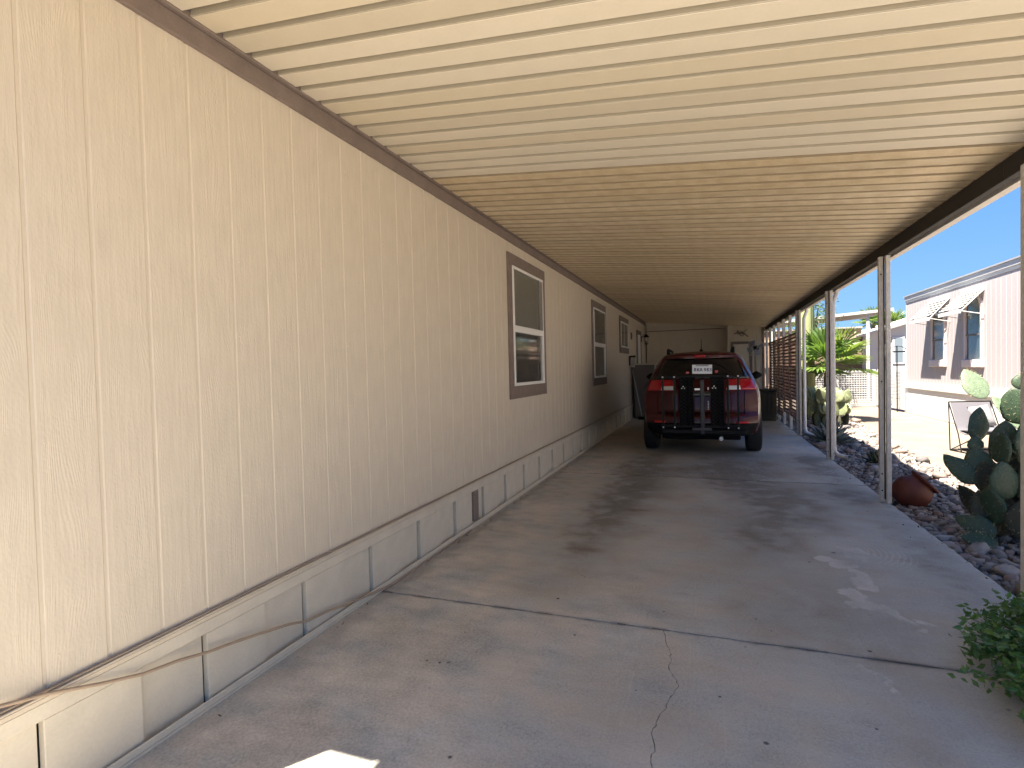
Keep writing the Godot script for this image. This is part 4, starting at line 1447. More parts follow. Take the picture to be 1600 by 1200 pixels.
# ------------------------------------------------------------------ small things
func small_things() -> void:
	# tan cable sagging along the skirting
	var t := mk(true)
	var raw := [[0.535, -0.76], [0.49, -0.88], [0.449, -0.976], [0.418, -1.093], [0.362, -1.25], [0.314, -1.404], [0.29, -1.55], [0.257, -1.684], [0.228, -1.85], [0.196, -2.003], [0.165, -2.15], [0.122, -2.286], [0.105, -2.45], [0.076, -2.60], [0.05, -2.78], [0.026, -2.943], [0.009, -3.1], [0.006, -3.5], [0.006, -4.4]]
	var pts := []
	for q in raw:
		pts.append(Vector3(WALL_X + (0.042 if q[1] > -2.9 else 0.046), q[0], q[1]))
	tube(t, pts, [0.0065], 7)
	tag(obj("cable", t, mats.tan_hose), "tan cable sagging across the near skirting to the ground", "cable")
	t = mk(true)
	pts = []
	for k in 60:
		pts.append(Vector3(WALL_X + 0.012 + 0.002 * sin(k * 0.9), 0.4145 + 0.0015 * sin(k * 1.7), -0.75 - k * 0.31))
	tube(t, pts, [0.0045], 6)
	tag(obj("ledge_cable", t, plain(0.30, 0.235, 0.18, 0.7)), "thin brown cable lying along the ledge under the siding", "cable")
	var lit := mk()
	for k in 90:
		var onwall := rng.randf() < 0.6
		var p := Vector3(WALL_X + rng.randf_range(0.05, 0.11), 0.006, rng.randf_range(-9.0, -1.4)) if onwall else Vector3(slab_edge(-5.0) - absf(rng.randfn(0.0, 0.12)), 0.006, rng.randf_range(-9.0, -2.6))
		leaf(lit, p, rng.randf_range(0.010, 0.026))
	var lo := obj("leaf_litter", lit, plain(0.16, 0.095, 0.05, 0.9))
	lo.set_meta("kind", "stuff")
	tag(lo, "dry brown leaf scraps along the edges of the driveway", "leaf litter")
	# terracotta pot lying over on the stones
	var ax := Vector3(0.66, 0.66, 0.05).normalized()
	var side := ax.cross(Vector3(0, 0, 1)).normalized()
	var bas := Basis(side, ax, side.cross(ax))
	var pot := thing("terracotta_pot", "rust red clay pot tipped over on the stones beside a white post", "pot", Vector3(1.815, -0.01, -6.56))
	pot.transform.basis = bas.scaled(Vector3.ONE * 1.2)
	var st := mk(true)
	lathe(st, [Vector2(0.0, -0.015), Vector2(0.07, -0.015), Vector2(0.105, 0.01), Vector2(0.135, 0.06), Vector2(0.147, 0.11), Vector2(0.142, 0.16), Vector2(0.118, 0.205), Vector2(0.104, 0.225), Vector2(0.102, 0.235)], 28)
	lathe(st, [Vector2(0.09, 0.235), Vector2(0.10, 0.2), Vector2(0.128, 0.15), Vector2(0.13, 0.1), Vector2(0.1, 0.03), Vector2(0.0, 0.01)], 28)
	obj("belly", st, mats.terracotta, pot)
	st = mk(true)
	lathe(st, [Vector2(0.09, 0.232), Vector2(0.103, 0.228), Vector2(0.124, 0.246), Vector2(0.127, 0.256), Vector2(0.122, 0.263), Vector2(0.112, 0.262), Vector2(0.092, 0.236), Vector2(0.09, 0.232)], 28)
	obj("rim", st, mats.terracotta, pot)
	# sling chair
	chair()
	# pedestal fan
	var f := thing("pedestal_fan", "grey round pedestal fan beyond the car by the shed door", "fan", Vector3(1.10, 0, -15.3))
	var cage := mk()
	for k in 28:
		var a := TAU * k / 28.0
		var d := Vector3(cos(a), sin(a), 0)
		tube(cage, [d * 0.05 + Vector3(0, 0, 0.07), d * 0.14 + Vector3(0, 0, 0.065), d * 0.215 + Vector3(0, 0, 0.02), d * 0.215 + Vector3(0, 0, -0.02), d * 0.14 + Vector3(0, 0, -0.06), d * 0.06 + Vector3(0, 0, -0.07)], [0.0022], 4, false)
	for r in [0.215, 0.15, 0.08]:
		var ring := []
		for k in 25:
			ring.append(Vector3(cos(TAU * k / 24.0), sin(TAU * k / 24.0), 0) * r + Vector3(0, 0, 0.02 if r > 0.2 else 0.064))
		tube(cage, ring, [0.005], 5, false)
	var head := Node3D.new()
	head.name = "head"
	f.add_child(head)
	head.position = Vector3(0, 1.86, 0)
	head.rotation = Vector3(-0.1, -0.3, 0)
	obj("cage", cage, mats.steel, head)
	for k in 4:
		var bl := mk(true)
		var b4 := Basis(Vector3(0, 0, 1), TAU * k / 4.0 + 0.4)
		var pa := []
		for q in [[0.03, -0.02, 0.01], [0.19, -0.07, 0.025], [0.195, 0.05, -0.02], [0.03, 0.02, -0.01]]:
			pa.append(b4 * Vector3(q[0], q[1], q[2]))
		var back := Vector3(0, 0, -0.004)
		quad(bl, pa[0], pa[1], pa[2], pa[3])
		quad(bl, pa[3] + back, pa[2] + back, pa[1] + back, pa[0] + back)
		obj("blade", bl, plain(0.35, 0.36, 0.38, 0.4), head)
	var mo := mk(true)
	lathe(mo, [Vector2(0, -0.06), Vector2(0.06, -0.06), Vector2(0.075, 0.0), Vector2(0.06, 0.10), Vector2(0.0, 0.13)], 14, at(Vector3(0, 0, -0.06), Vector3(-PI / 2, 0, 0)))
	obj("motor", mo, mats.black, head)
	st = mk()
	tube(st, [Vector3(0, 0.03, -0.08), Vector3(0, 1.84, -0.08)], [0.016], 8)
	obj("pole", st, mats.tan_hose, f)
	st = mk()
	lathe(st, [Vector2(0, 0.0), Vector2(0.22, 0.0), Vector2(0.22, 0.02), Vector2(0.04, 0.06), Vector2(0, 0.06)], 20, at(Vector3(0, 0, -0.08)))
	obj("base", st, mats.black, f)
	# storage bin right of the car
	var b := thing("storage_bin", "dark olive lidded storage bin against the lattice beyond the car", "bin", Vector3(1.37, 0, -15.25))
	var olive := plain(0.075, 0.066, 0.048, 0.6)
	bx("tub", Vector3(-0.19, 0.0, -0.22), Vector3(0.19, 0.74, 0.22), olive, b, 0.02)
	bx("lid", Vector3(-0.205, 0.742, -0.235), Vector3(0.205, 0.80, 0.235), olive, b, 0.012)
	for k in 3:
		bx("rib", Vector3(-0.14 + k * 0.11, 0.05, 0.221), Vector3(-0.08 + k * 0.11, 0.68, 0.232), olive, b, 0.004)
	st = mk(true)
	tube(st, [Vector3(-0.05, 0.80, 0.1), Vector3(-0.045, 0.86, 0.1), Vector3(0.035, 0.86, 0.1), Vector3(0.04, 0.80, 0.1)], [0.01], 6)
	obj("handle", st, mats.black, b)
	# cabinet and things at the far left
	var cb := thing("storage_cabinet", "grey cabinet with pale edges against the home left of the car", "cabinet", Vector3(-1.70, 0, -15.65))
	var gm := plain(0.15, 0.135, 0.125, 0.6)
	bx("carcass", Vector3(-0.30, 0.02, -0.30), Vector3(0.30, 1.49, 0.30), gm, cb, 0.004)
	bx("top", Vector3(-0.32, 1.491, -0.32), Vector3(0.32, 1.53, 0.33), mats.skirt, cb, 0.004)
	bx("edge_strip", Vector3(0.262, 0.02, 0.301), Vector3(0.305, 1.49, 0.32), mats.skirt, cb, 0.003)
	bx("door_panel", Vector3(-0.28, 0.06, 0.301), Vector3(0.25, 1.46, 0.315), gm, cb, 0.004)
	bx("foot", Vector3(-0.29, 0, -0.29), Vector3(0.29, 0.02, 0.29), mats.black, cb)
	var br := thing("broom", "pale broom handle leaning on the home in front of the cabinet", "broom", Vector3(-1.86, 0, -15.12))
	st = mk()
	tube(st, [Vector3(0.10, 0.08, 0.08), Vector3(-0.15, 1.35, -0.02)], [0.012], 8)
	obj("handle", st, plain(0.5, 0.5, 0.52, 0.5), br)
	bx("head", Vector3(0.0, 0.0, 0.04), Vector3(0.2, 0.08, 0.12), mats.black, br, 0.01)
	var hr := thing("hose_hanger", "coiled pale hose on a small dark hanger on the home's wall", "hose", Vector3(WALL_X + 0.005, 1.60, -15.0))
	bx("plate", Vector3(0, -0.12, -0.1), Vector3(0.03, 0.14, 0.1), mats.beam, hr, 0.004)
	st = mk(true)
	for k in 4:
		var ring := []
		for i in 21:
			var a := TAU * i / 20.0
			ring.append(Vector3(0.06 + k * 0.022, sin(a) * (0.13 + 0.01 * (k % 2)) - 0.03, cos(a) * (0.15 - 0.012 * k)))
		tube(st, ring, [0.011], 6, false)
	obj("hose", st, plain(0.55, 0.5, 0.46, 0.5), hr)
	bx("hook", Vector3(0.03, 0.10, -0.06), Vector3(0.17, 0.15, 0.06), mats.beam, hr, 0.006)
	var pq := thing("wall_plaque", "small brown plaque on the wall between window and side door", "plaque", Vector3(WALL_X + 0.003, 2.31, -15.42))
	bx("board", Vector3(0, -0.10, -0.09), Vector3(0.022, 0.10, 0.09), mats.brown_trim, pq, 0.004)
	bx("inset", Vector3(0.0225, -0.075, -0.065), Vector3(0.026, 0.075, 0.065), mats.beam, pq)
	# coach lantern
	var l := thing("wall_lantern", "dark coach lantern on the home's wall past the side door", "lantern", Vector3(WALL_X, 2.33, -17.85))
	bx("plate", Vector3(0, -0.09, -0.05), Vector3(0.02, 0.09, 0.05), mats.black, l, 0.004)
	st = mk(true)
	tube(st, [Vector3(0.02, 0.05, 0), Vector3(0.08, 0.14, 0), Vector3(0.15, 0.15, 0), Vector3(0.16, 0.12, 0)], [0.01], 6)
	obj("arm", st, mats.black, l)
	st = mk()
	lathe(st, [Vector2(0.02, 0.15), Vector2(0.10, 0.07), Vector2(0.095, 0.06), Vector2(0, 0.06)].map(func(v): return v), 6, at(Vector3(0.16, 0.0, 0)))
	obj("cap", st, mats.black, l)
	st = mk()
	lathe(st, [Vector2(0.055, -0.14), Vector2(0.085, 0.058)], 6, at(Vector3(0.16, 0, 0)))
	obj("glass", st, mats.glass, l)
	st = mk()
	lathe(st, [Vector2(0, -0.19), Vector2(0.03, -0.17), Vector2(0.065, -0.142), Vector2(0, -0.14)], 6, at(Vector3(0.16, 0, 0)))
	obj("base", st, mats.black, l)
	st = mk(true)
	lathe(st, [Vector2(0.0, -0.06), Vector2(0.022, -0.04), Vector2(0.025, 0.0), Vector2(0.0, 0.03)], 10, at(Vector3(0.16, 0, 0)))
	obj("bulb", st, plain(0.8, 0.78, 0.72, 0.2), l)

func chair() -> void:
	var c := thing("sling_chair", "low metal framed lounge chair with white cushions on the sandy yard", "chair", Vector3(4.04, -0.07, -10.9), "", 0.28)
	c.scale = Vector3.ONE * 0.82
	var w := 0.40
	var fr: Material = mats.black_metal
	for s in [-1.0, 1.0]:
		for q in [[Vector3(s * w, 0.015, -0.06), Vector3(s * w, 0.98, -0.10)], [Vector3(s * w, 0.98, -0.10), Vector3(s * w, 0.36, 0.16)], [Vector3(s * w, 0.36, 0.16), Vector3(s * w, 0.015, 0.24)], [Vector3(s * w, 0.015, -0.06), Vector3(s * w, 0.40, 0.72)], [Vector3(s * w, 0.015, -0.06), Vector3(s * w, 0.015, 0.72)], [Vector3(s * w, 0.015, 0.72), Vector3(s * w, 0.42, 0.72)]]:
			var st := mk()
			tube(st, [q[0], q[1]], [0.011], 8)
			obj("frame_bar", st, fr, c)
	for q in [[0.98, -0.10], [0.015, -0.06], [0.42, 0.72], [0.015, 0.72]]:
		var st := mk()
		tube(st, [Vector3(-w, q[0], q[1]), Vector3(w, q[0], q[1])], [0.013], 8)
		obj("cross_bar", st, fr, c)
	# sling back and seat
	var fab := mottled(0.125, 0.12, 0.14, 0.9, 0.06, 0.1, 401)
	var st2 := mk(true)
	var prof := [Vector2(-0.09, 0.96), Vector2(0.0, 0.72), Vector2(0.08, 0.50), Vector2(0.15, 0.40), Vector2(0.28, 0.365), Vector2(0.5, 0.385), Vector2(0.70, 0.42)]
	for side in [1.0, -1.0]:
		for i in prof.size() - 1:
			var a := Vector3(-w + 0.03, prof[i].y + 0.006 * side, prof[i].x)
			var b := Vector3(w - 0.03, prof[i].y + 0.006 * side, prof[i].x)
			var d := Vector3(w - 0.03, prof[i + 1].y + 0.006 * side, prof[i + 1].x)
			var e := Vector3(-w + 0.03, prof[i + 1].y + 0.006 * side, prof[i + 1].x)
			if side > 0:
				quad(st2, e, d, b, a)
			else:
				quad(st2, a, b, d, e)
	obj("sling", st2, fab, c)
	st2 = mk(true)
	cushion(st2, at(Vector3(0, 0.45, 0.42), Vector3(-PI / 2 - 0.08, 0, 0)), 0.70, 0.58, 0.12)
	obj("seat_cushion", st2, fab, c)
	var p := thing("throw_pillow", "square white pillow leaning on the back of the lounge chair", "pillow", Vector3(4.08, -0.01, -10.74), "", 0.30)
	p.scale = Vector3.ONE * 0.82
	st2 = mk(true)
	cushion(st2, at(Vector3(0.02, 0.635, 0.0), Vector3(-0.38, 0.12, 0.10)), 0.46, 0.44, 0.16)
	obj("cushion", st2, mottled(0.21, 0.21, 0.22, 0.95, 0.12, 0.08, 411), p)

func cushion(st: SurfaceTool, xf: Transform3D, w: float, h: float, t: float) -> void:
	var n := 10
	for side in [1.0, -1.0]:
		var g := []
		for j in n + 1:
			var row := []
			for i in n + 1:
				var u := -1.0 + 2.0 * i / n
				var v := -1.0 + 2.0 * j / n
				var puff := pow(maxf((1.0 - pow(absf(u), 2.6)) * (1.0 - pow(absf(v), 2.6)), 0.0), 0.5)
				var pin := 1.0 - 0.06 * (1.0 - absf(u) * absf(v))
				row.append(xf * Vector3(u * w * 0.5 * pin, v * h * 0.5 * pin, side * t * 0.5 * puff))
			g.append(row)
		for j in n:
			for i in n:
				if side > 0:
					quad(st, g[j][i], g[j][i + 1], g[j + 1][i + 1], g[j + 1][i])
				else:
					quad(st, g[j][i], g[j + 1][i], g[j + 1][i + 1], g[j][i + 1])

# ------------------------------------------------------------------ plants
func pad_mesh(sd: int) -> ArrayMesh:  # unit pad: foot at the origin, 1 high, about 0.8 wide, 1 thick
	var n := noise(sd, 0.7, 2)
	var st := mk(true)
	var rows := 12
	var segs := 16
	var g := []
	for j in rows + 1:
		var v := float(j) / rows
		var wd := pow(sin(PI * pow(v, 0.82)), 0.72) if j > 0 and j < rows else 0.0
		var row := []
		for k in segs:
			var a := TAU * k / segs
			var r := 1.0 + 0.10 * n.get_noise_3d(cos(a) * 2.0, v * 3.0, sin(a) * 2.0)
			row.append(Vector3(0.40 * wd * cos(a) * r + 0.04 * n.get_noise_2d(v * 3.0, 9.0), v, 0.5 * pow(wd, 0.7) * signf(sin(a)) * pow(absf(sin(a)), 0.75)))
		g.append(row)
	for j in rows:
		for k in segs:
			var l := (k + 1) % segs
			if j == 0:
				tri(st, g[0][0], g[1][k], g[1][l])
			elif j == rows - 1:
				tri(st, g[rows][0], g[j][l], g[j][k])
			else:
				quad(st, g[j][l], g[j][k], g[j + 1][k], g[j + 1][l])
	st.generate_normals()
	return st.commit()

func areole_material(r: float, g: float, b: float, sd: int) -> StandardMaterial3D:
	var s := 256
	var a := grey(sd, 0.02, s, s, 4)
	var out := PackedByteArray()
	out.resize(s * s * 3)
	var hb := PackedByteArray()
	hb.resize(s * s)
	for y in s:
		for x in s:
			var i := y * s + x
			var cy := int(y / 32)
			var sx := x + (16 if cy % 2 else 0)
			var cell := int(sx / 32) % 8 + cy * 8
			var fx := fposmod(sx, 32) - 16.0 + sin(cell * 12.9) * 7.0
			var fy := fposmod(y, 32) - 16.0 + sin(cell * 78.2) * 7.0
			var d := sqrt(fx * fx + fy * fy)
			var k := 1.0 + (a[i] - 127.5) / 127.5 * 0.3
			var col := Vector3(r, g, b) * k
			if d < 2.6:
				col = Vector3(r, g, b) * 2.0 + Vector3(0.06, 0.05, 0.025)
			var c := lin(col.x, col.y, col.z)
			out[i * 3] = int(clampf(c.r, 0, 1) * 255.0)
			out[i * 3 + 1] = int(clampf(c.g, 0, 1) * 255.0)
			out[i * 3 + 2] = int(clampf(c.b, 0, 1) * 255.0)
			hb[i] = int(clampf(110.0 + 120.0 * exp(-d * d / 14.0), 0, 255))
	var m := StandardMaterial3D.new()
	m.albedo_texture = tex(out, s, s)
	m.roughness = 0.55
	m.uv1_triplanar = true
	m.uv1_world_triplanar = true
	m.uv1_scale = Vector3.ONE * 4.2
	m.heightmap_enabled = true
	m.heightmap_texture = tex(hb, s, s, false)
	m.heightmap_scale = 0.5
	return m

func pad_at(parent: Node, meshes: Array, m: Material, foot: Vector3, tip: Vector3, wide: float, thick: float, face: float) -> void:
	# a pad from foot to tip, turned about its long axis by face (0: broad side to the viewer)
	var up := tip - foot
	var l := up.length()
	up /= l
	var to_eye := Vector3(-foot.x - parent.position.x, 0, -foot.z - parent.position.z).normalized()
	var sidev := up.cross(to_eye).normalized()
	var b := Basis(sidev, up, sidev.cross(up)).rotated(up, face)
	b = Basis(b.x * wide / 0.8, b.y * l, b.z * thick)
	obj("pad", meshes[rng.randi() % meshes.size()], m, parent, Transform3D(b, foot))

func spines(parent: Node3D, n: int, length: float) -> void:
	var st := mk()
	for ch in parent.get_children():
		var t: Transform3D = ch.transform
		for k in n:
			var v := rng.randf_range(0.12, 0.97)
			var a := rng.randf() * TAU
			var wd := pow(sin(PI * pow(v, 0.82)), 0.72)
			var p := Vector3(0.40 * wd * cos(a), v, 0.5 * pow(wd, 0.7) * signf(sin(a)) * pow(absf(sin(a)), 0.75))
			var b := t * p
			var mid := t * Vector3(0, v * 0.9, 0)
			for q in 3:
				var d := ((b - mid).normalized() + Vector3(rng.randfn(0, 0.45), rng.randfn(0, 0.45), rng.randfn(0, 0.45))).normalized()
				var s := d.cross(Vector3(0.3, 0.9, 0.2)).normalized() * 0.0011
				tri(st, b - s, b + s, b + d * length * rng.randf_range(0.6, 1.3))
	var o := obj("spines", st, plain(0.42, 0.36, 0.22, 0.7), parent)
	o.set_meta("kind", "stuff")

func plants() -> void:
	var pads := [pad_mesh(1), pad_mesh(2), pad_mesh(3), pad_mesh(4)]
	var green := areole_material(0.028, 0.054, 0.028, 501)
	var sunstruck := areole_material(0.105, 0.145, 0.09, 503)  # pad green made paler: sunlight painted into the colour of two pads
	var old := mottled(0.045, 0.045, 0.028, 0.9, 0.5, 0.12, 511, 0.3)
	# the big prickly pear by the near post: [px, py of foot; tip], depth, width in metres, facing
	var c := thing("prickly_pear", "large dark green prickly pear beside the driveway by the nearest post", "cactus", Vector3(2.2, -0.06, -5.55))
	var near := [
		# foot (x, y, z), tip (x, y, z), width, thickness, face, old
		[[2.20, -0.02, -5.45], [2.17, 0.42, -5.50], 0.30, 0.11, 0.2, 1],
		[[2.30, -0.02, -5.50], [2.36, 0.46, -5.50], 0.34, 0.12, -0.4, 1],
		[[2.12, -0.02, -5.40], [2.05, 0.36, -5.45], 0.24, 0.09, 0.7, 1],
		[[2.40, -0.02, -5.40], [2.48, 0.50, -5.42], 0.30, 0.10, 0.3, 1],
		[[2.18, 0.30, -5.48], [2.12, 0.62, -5.52], 0.24, 0.07, 0.5, 1],
		[[2.34, 0.34, -5.50], [2.30, 0.68, -5.52], 0.26, 0.08, -0.2, 1],
		[[2.10, 0.42, -5.50], [2.06, 0.71, -5.55], 0.21, 0.05, 0.15, 0],
		[[2.06, 0.66, -5.55], [2.09, 0.79, -5.56], 0.115, 0.04, 0.3, 0],
		[[2.06, 0.40, -5.48], [1.86, 0.63, -5.58], 0.155, 0.045, 0.2, 0],
		[[2.26, 0.55, -5.52], [2.25, 0.93, -5.50], 0.23, 0.05, 0.1, 0],
		[[2.29, 0.60, -5.38], [2.30, 0.82, -5.36], 0.075, 0.03, 1.25, 0],
		[[2.14, 0.72, -5.72], [2.19, 1.02, -5.78], 0.17, 0.04, 0.6, 0],
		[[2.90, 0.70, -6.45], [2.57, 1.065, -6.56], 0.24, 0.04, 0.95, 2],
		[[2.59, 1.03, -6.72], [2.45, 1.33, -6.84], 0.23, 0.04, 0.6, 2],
		[[2.42, 0.88, -5.62], [2.34, 1.19, -5.60], 0.24, 0.05, 0.05, 0],
		[[2.39, 1.17, -5.62], [2.42, 1.31, -5.63], 0.12, 0.04, 0.2, 0],
		[[2.46, 0.45, -5.52], [2.40, 0.88, -5.60], 0.26, 0.06, 0.4, 0],
		[[2.40, 0.42, -5.42], [2.44, 0.78, -5.40], 0.20, 0.05, -0.5, 0],
		[[2.48, 0.76, -5.42], [2.50, 1.05, -5.45], 0.20, 0.05, 0.4, 0],
		[[2.56, 0.5, -5.55], [2.74, 0.95, -5.6], 0.24, 0.05, 0.1, 0],
		[[2.70, 0.9, -5.6], [2.86, 1.25, -5.65], 0.22, 0.05, 0.5, 0],
		[[2.58, 0.85, -5.7], [2.55, 1.25, -5.75], 0.22, 0.05, -0.3, 0],
		[[2.12, 0.05, -5.30], [1.88, 0.13, -5.42], 0.17, 0.05, 0.35, 0],
		[[2.08, 0.0, -5.18], [1.86, 0.02, -5.26], 0.18, 0.035, 1.1, 0],
		[[2.22, 0.04, -5.62], [2.02, 0.34, -5.74], 0.17, 0.05, 0.3, 1],
		[[2.20, 0.30, -5.36], [2.16, 0.62, -5.34], 0.22, 0.06, 0.5, 0],
		[[2.32, 0.28, -5.30], [2.38, 0.66, -5.30], 0.24, 0.06, -0.3, 0],
		[[2.14, 0.10, -5.34], [2.08, 0.42, -5.36], 0.20, 0.06, -0.6, 0],
		[[2.28, 0.02, -5.26], [2.24, 0.34, -5.24], 0.24, 0.07, 0.2, 1],
		[[2.36, 0.62, -5.38], [2.31, 0.94, -5.36], 0.20, 0.05, 0.7, 0],
		[[2.18, 0.58, -5.40], [2.20, 0.84, -5.42], 0.17, 0.05, -0.8, 0],
		[[2.44, 0.10, -5.30], [2.52, 0.52, -5.30], 0.24, 0.06, 0.2, 0],
		[[2.50, 0.48, -5.34], [2.46, 0.86, -5.34], 0.22, 0.05, 0.5, 0],
		[[2.66, 0.40, -6.0], [2.80, 0.76, -6.3], 0.24, 0.06, 0.1, 0],
	]
	for q in near:
		pad_at(c, pads, [green, old, sunstruck][q[5]], Vector3(q[0][0], q[0][1], q[0][2]) - c.position, Vector3(q[1][0], q[1][1], q[1][2]) - c.position, q[2], q[3], q[4])
	spines(c, 70, 0.024)
	# far prickly pear in the sun
	var pale := areole_material(0.19, 0.22, 0.115, 521)
	var f := thing("prickly_pear", "pale sunlit prickly pear clump behind the agave near the lattice screens", "cactus", Vector3(2.55, -0.06, -14.3))
	var heads := []
	for k in 9:
		var foot := Vector3(rng.randf_range(-0.35, 0.35), -0.02, rng.randf_range(-0.3, 0.3))
		heads.append([foot, foot + Vector3(foot.x * 0.5, rng.randf_range(0.32, 0.45), foot.z * 0.4), 0])
	var count := 0
	while heads.size() > 0 and count < 62:
		var q: Array = heads.pop_front()
		var lvl: int = q[2]
		pad_at(f, pads, old if lvl == 0 and count % 2 == 0 else pale, q[0], q[1], rng.randf_range(0.2, 0.28), rng.randf_range(0.04, 0.06) + (0.05 if lvl == 0 else 0.0), rng.randf_range(-1.0, 1.0))
		count += 1
		if lvl < 3:
			for s in (2 if lvl < 2 else 1 + int(rng.randf() < 0.5)):
				var d: Vector3 = q[1] - q[0]
				var out := Vector3(rng.randf_range(-0.9, 0.9), rng.randf_range(0.55, 1.0), rng.randf_range(-0.7, 0.7)) + d.normalized() * 0.5
				var ft: Vector3 = q[1] - d * 0.06
				heads.append([ft, ft + out.normalized() * rng.randf_range(0.26, 0.37), lvl + 1])
	spines(f, 30, 0.024)
	# agave
	agave("agave", "grey green agave rosette in the stones behind the second white post", Vector3(2.02, -0.06, -11.15), 0.50, 34, plain(0.12, 0.155, 0.14, 0.6))
	agave("aloe", "small dark spiky plant in the stones left of the clay pot", Vector3(2.24, -0.06, -9.15), 0.24, 22, plain(0.035, 0.055, 0.035, 0.6))
	# fan palms
	fan_palm("fan_palm", "juvenile green fan palm behind the prickly pear beside the carport", Vector3(2.86, -0.07, -15.9), 1.40, 0.74, 16, 71)
	fan_palm("fan_palm", "tall fan palm with a grey trunk rising behind the far carport roof", Vector3(7.75, -0.07, -32.0), 3.45, 0.6, 18, 72)
	fan_palm("fan_palm", "tall fan palm over the grey home's roof, nearer the pink home", Vector3(9.0, -0.07, -33.5), 3.35, 0.65, 18, 73)
	# saguaro
	var s := thing("saguaro", "tall ribbed saguaro column beside the carport edge", "cactus", Vector3(2.48, -0.07, -16.6))
	var st := mk(true)
	var ribs := 16
	var prof := [[0.0, 0.15], [0.4, 0.18], [2.0, 0.19], [3.8, 0.18], [4.2, 0.125], [4.35, 0.08], [4.42, 0.01]]
	for i in prof.size() - 1:
		for k in ribs * 2:
			var l := (k + 1) % (ribs * 2)
			var pp := func(j: int, q: Array) -> Vector3:
				var r: float = q[1] * (1.0 if j % 2 == 0 else 0.82)
				var a := TAU * j / (ribs * 2)
				return Vector3(cos(a) * r, q[0], sin(a) * r)
			quad(st, pp.call(l, prof[i]), pp.call(k, prof[i]), pp.call(k, prof[i + 1]), pp.call(l, prof[i + 1]))
	obj("trunk", st, mottled(0.26, 0.28, 0.13, 0.7, 0.25, 0.3, 531), s)
	leafy_tree(Vector3(3.0, -0.07, -19.4))
	bush()

func agave(called: String, label: String, p: Vector3, r: float, n: int, m: Material) -> void:
	var a := thing(called, label, "plant", p)
	for k in n:
		var t := float(k) / n
		var yaw := k * 2.39996
		var tilt := lerpf(1.25, 0.12, pow(t, 0.8))
		var l := r * rng.randf_range(0.85, 1.1)
		var st := mk(true)
		var dir := Vector3(sin(tilt) * cos(yaw), cos(tilt), sin(tilt) * sin(yaw))
		var side := Vector3(-sin(yaw), 0, cos(yaw))
		var up := side.cross(dir).normalized()
		if up.y < 0:
			up = -up
		var prev := []
		for i in 6:
			var u := i / 5.0
			var w := r * 0.115 * sin(PI * (0.18 + 0.82 * u)) / sin(PI * 0.4) if i < 5 else 0.0
			var c := dir * l * u + Vector3(0, -0.10 * l * u * u * sin(tilt), 0)
			var row := [c - side * w + up * w * 0.45, c - up * w * 0.12, c + side * w + up * w * 0.45, c - up * w * 0.55]
			if i > 0:
				for q in 4:
					quad(st, prev[q], prev[(q + 1) % 4], row[(q + 1) % 4], row[q])
			prev = row
		obj("leaf", st, m, a)

func fan_palm(called: String, label: String, p: Vector3, trunk_h: float, r: float, n: int, sd: int) -> void:
	var t := thing(called, label, "palm", p)
	var rg := RandomNumberGenerator.new()
	rg.seed = sd
	var st := mk(true)
	tube(st, [Vector3.ZERO, Vector3(0.03, trunk_h * 0.5, 0), Vector3(0, trunk_h, 0)], [0.16, 0.13, 0.12], 12)
	obj("trunk", st, mottled(0.20, 0.15, 0.11, 0.95, 0.4, 0.3, 541, 0.5), t)
	var gm := plain(0.085, 0.145, 0.03, 0.45)
	gm.backlight_enabled = true
	gm.backlight = lin(0.16, 0.22, 0.03)
	var gm2 := plain(0.05, 0.10, 0.025, 0.45)
	gm2.backlight_enabled = true
	gm2.backlight = lin(0.10, 0.18, 0.02)
	for k in n:
		var fr := Node3D.new()
		fr.name = "frond"
		t.add_child(fr, true)
		var yaw := k * 2.39996 + rg.randf_range(-0.3, 0.3)
		var lift := lerpf(1.35, -0.3, float(k) / n) + rg.randf_range(-0.15, 0.15)
		var dir := Vector3(cos(lift) * cos(yaw), sin(lift), cos(lift) * sin(yaw))
		var hub := Vector3(0, trunk_h, 0) + dir * r * rg.randf_range(0.55, 0.8)
		var side := dir.cross(Vector3.UP).normalized()
		var nrm := side.cross(dir).normalized()
		st = mk()
		tube(st, [Vector3(0, trunk_h - 0.05, 0), Vector3(0, trunk_h, 0) + dir * r * 0.3 + Vector3(0, 0.03, 0), hub], [0.022, 0.014, 0.01], 5)
		obj("stalk", st, gm, fr)
		st = mk()
		var blades := 26
		for b in blades:
			var a := lerpf(-2.0, 2.0, float(b) / (blades - 1))
			var l := r * (0.62 + 0.38 * cos(a * 0.55)) * rg.randf_range(0.93, 1.05)
			var d := (dir * cos(a) + side * sin(a)).normalized()
			var e := (side * cos(a) - dir * sin(a)).normalized()
			var w := r * 0.052
			var m0 := hub + d * l * 0.5 + nrm * (0.02 if b % 2 == 0 else -0.02)
			var droop := Vector3(0, -rg.randf_range(0.06, 0.2) * l, 0)
			var tip := hub + d * l + droop
			var mid_l := m0 - e * w + nrm * 0.01
			var mid_r := m0 + e * w + nrm * 0.01
			tri(st, hub, mid_l, m0 - nrm * 0.012)
			tri(st, hub, m0 - nrm * 0.012, mid_r)
			tri(st, mid_l, tip, m0 - nrm * 0.012)
			tri(st, m0 - nrm * 0.012, tip, mid_r)
		obj("blade_fan", st, gm if rg.randf() < 0.6 else gm2, fr)

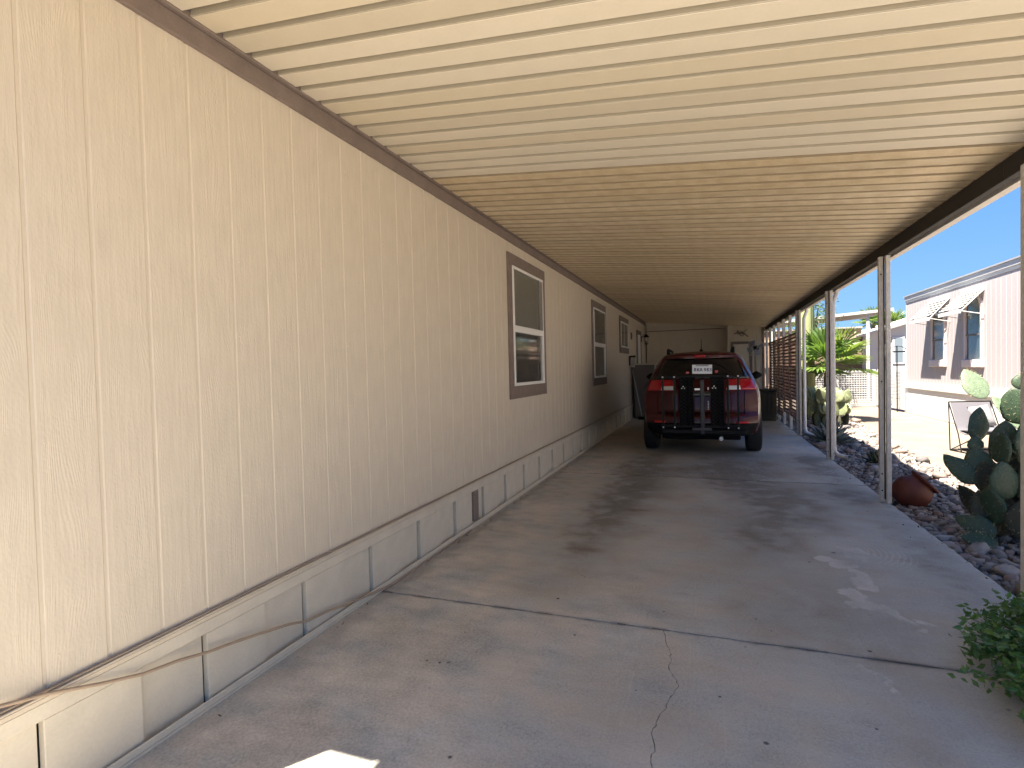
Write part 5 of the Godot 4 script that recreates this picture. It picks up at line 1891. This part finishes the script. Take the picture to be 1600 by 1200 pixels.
func leafy_tree(p: Vector3) -> void:
	var t := thing("shade_tree", "loose green tree rising past the carport edge beside the saguaro", "tree", p)
	var st := mk(true)
	tube(st, [Vector3.ZERO, Vector3(0.05, 1.2, 0), Vector3(-0.05, 2.4, 0.1)], [0.11, 0.09, 0.06], 9)
	var tips := []
	for k in 9:
		var a := TAU * k / 9.0
		var e := Vector3(cos(a) * rng.randf_range(0.2, 0.5), rng.randf_range(2.6, 4.4), sin(a) * rng.randf_range(0.2, 0.6))
		tube(st, [Vector3(0, 2.0, 0.05), e * Vector3(0.5, 0.75, 0.5), e], [0.045, 0.03, 0.012], 6)
		tips.append(e)
		tips.append(e * Vector3(0.6, 0.9, 0.6))
	obj("trunk", st, mottled(0.12, 0.10, 0.07, 0.9, 0.3, 0.3, 551), t)
	st = mk()
	for k in 2600:
		var c: Vector3 = tips[rng.randi() % tips.size()] + Vector3(rng.randfn(0, 0.27), rng.randfn(0, 0.25), rng.randfn(0, 0.27))
		leaf(st, c, rng.randf_range(0.05, 0.09))
	var m := plain(0.06, 0.10, 0.035, 0.6)
	m.backlight_enabled = true
	m.backlight = lin(0.12, 0.2, 0.04)
	obj("crown", st, m, t)

func leaf(st: SurfaceTool, c: Vector3, l: float) -> void:
	var d := Vector3(rng.randfn(), rng.randfn() * 0.6, rng.randfn()).normalized()
	var s := d.cross(Vector3(rng.randfn(), rng.randfn(), rng.randfn())).normalized()
	var n := s.cross(d)
	var a := c + d * l
	var m := c + d * l * 0.45
	tri(st, c, m + s * l * 0.26 + n * l * 0.08, a)
	tri(st, c, a, m - s * l * 0.26 + n * l * 0.08)

func bush() -> void:
	var b := thing("flowering_bush", "low green bush with small yellow flowers spilling on to the driveway", "bush", Vector3(1.78, -0.06, -2.78))
	var st := mk()
	var fol := [mk(), mk(), mk()]
	var tips := []
	for k in 380:
		var ang := rng.randf() * TAU
		var rr := sqrt(rng.randf())
		var ex := cos(ang) * rr
		var ez := sin(ang) * rr
		var hgt := (1.0 - 0.6 * rr * rr) * rng.randf_range(0.20, 0.40)
		var e := Vector3(ex * 0.58, hgt * 1.1, ez * 0.84)
		e *= Vector3(1.0 + rng.randf_range(-0.12, 0.12), 1.0, 1.0 + rng.randf_range(-0.12, 0.12))
		e.x -= 0.12
		var base := Vector3(0.06 + ex * 0.25, 0.0, ez * 0.35)
		tube(st, [base, base.lerp(e, 0.55) + Vector3(0, 0.06, 0), e], [0.004, 0.003, 0.0015], 4, false)
		tips.append(e)
		for i in 60:
			var t := rng.randf_range(0.3, 1.06)
			var c := base.lerp(e, t) + Vector3(0, 0.06 * sin(PI * minf(t, 1.0)), 0) + Vector3(rng.randfn(0, 0.026), rng.randfn(0, 0.022), rng.randfn(0, 0.026))
			if c.y < 0.07:
				c.y = rng.randf_range(0.07, 0.13)
			leaf(fol[rng.randi() % 3], c, rng.randf_range(0.026, 0.052))
	obj("stem", st, plain(0.10, 0.11, 0.04, 0.8), b)
	var cols := [[0.045, 0.105, 0.022], [0.07, 0.14, 0.03], [0.03, 0.075, 0.018]]
	for i in 3:
		var m := plain(cols[i][0], cols[i][1], cols[i][2], 0.5)
		m.backlight_enabled = true
		m.backlight = lin(0.10, 0.2, 0.03)
		obj("foliage", fol[i], m, b)
	for k in 9:
		var e: Vector3 = tips[(k * 17) % tips.size()] + Vector3(0, 0.02, 0)
		st = mk()
		for i in 6:
			var a := TAU * i / 6.0
			var d := Vector3(cos(a), 0.25, sin(a))
			var s := Vector3(-sin(a), 0, cos(a))
			quad(st, e, e + d * 0.009 - s * 0.005, e + d * 0.016, e + d * 0.009 + s * 0.005)
		obj("flower", st, plain(0.75, 0.5, 0.03, 0.6), b)
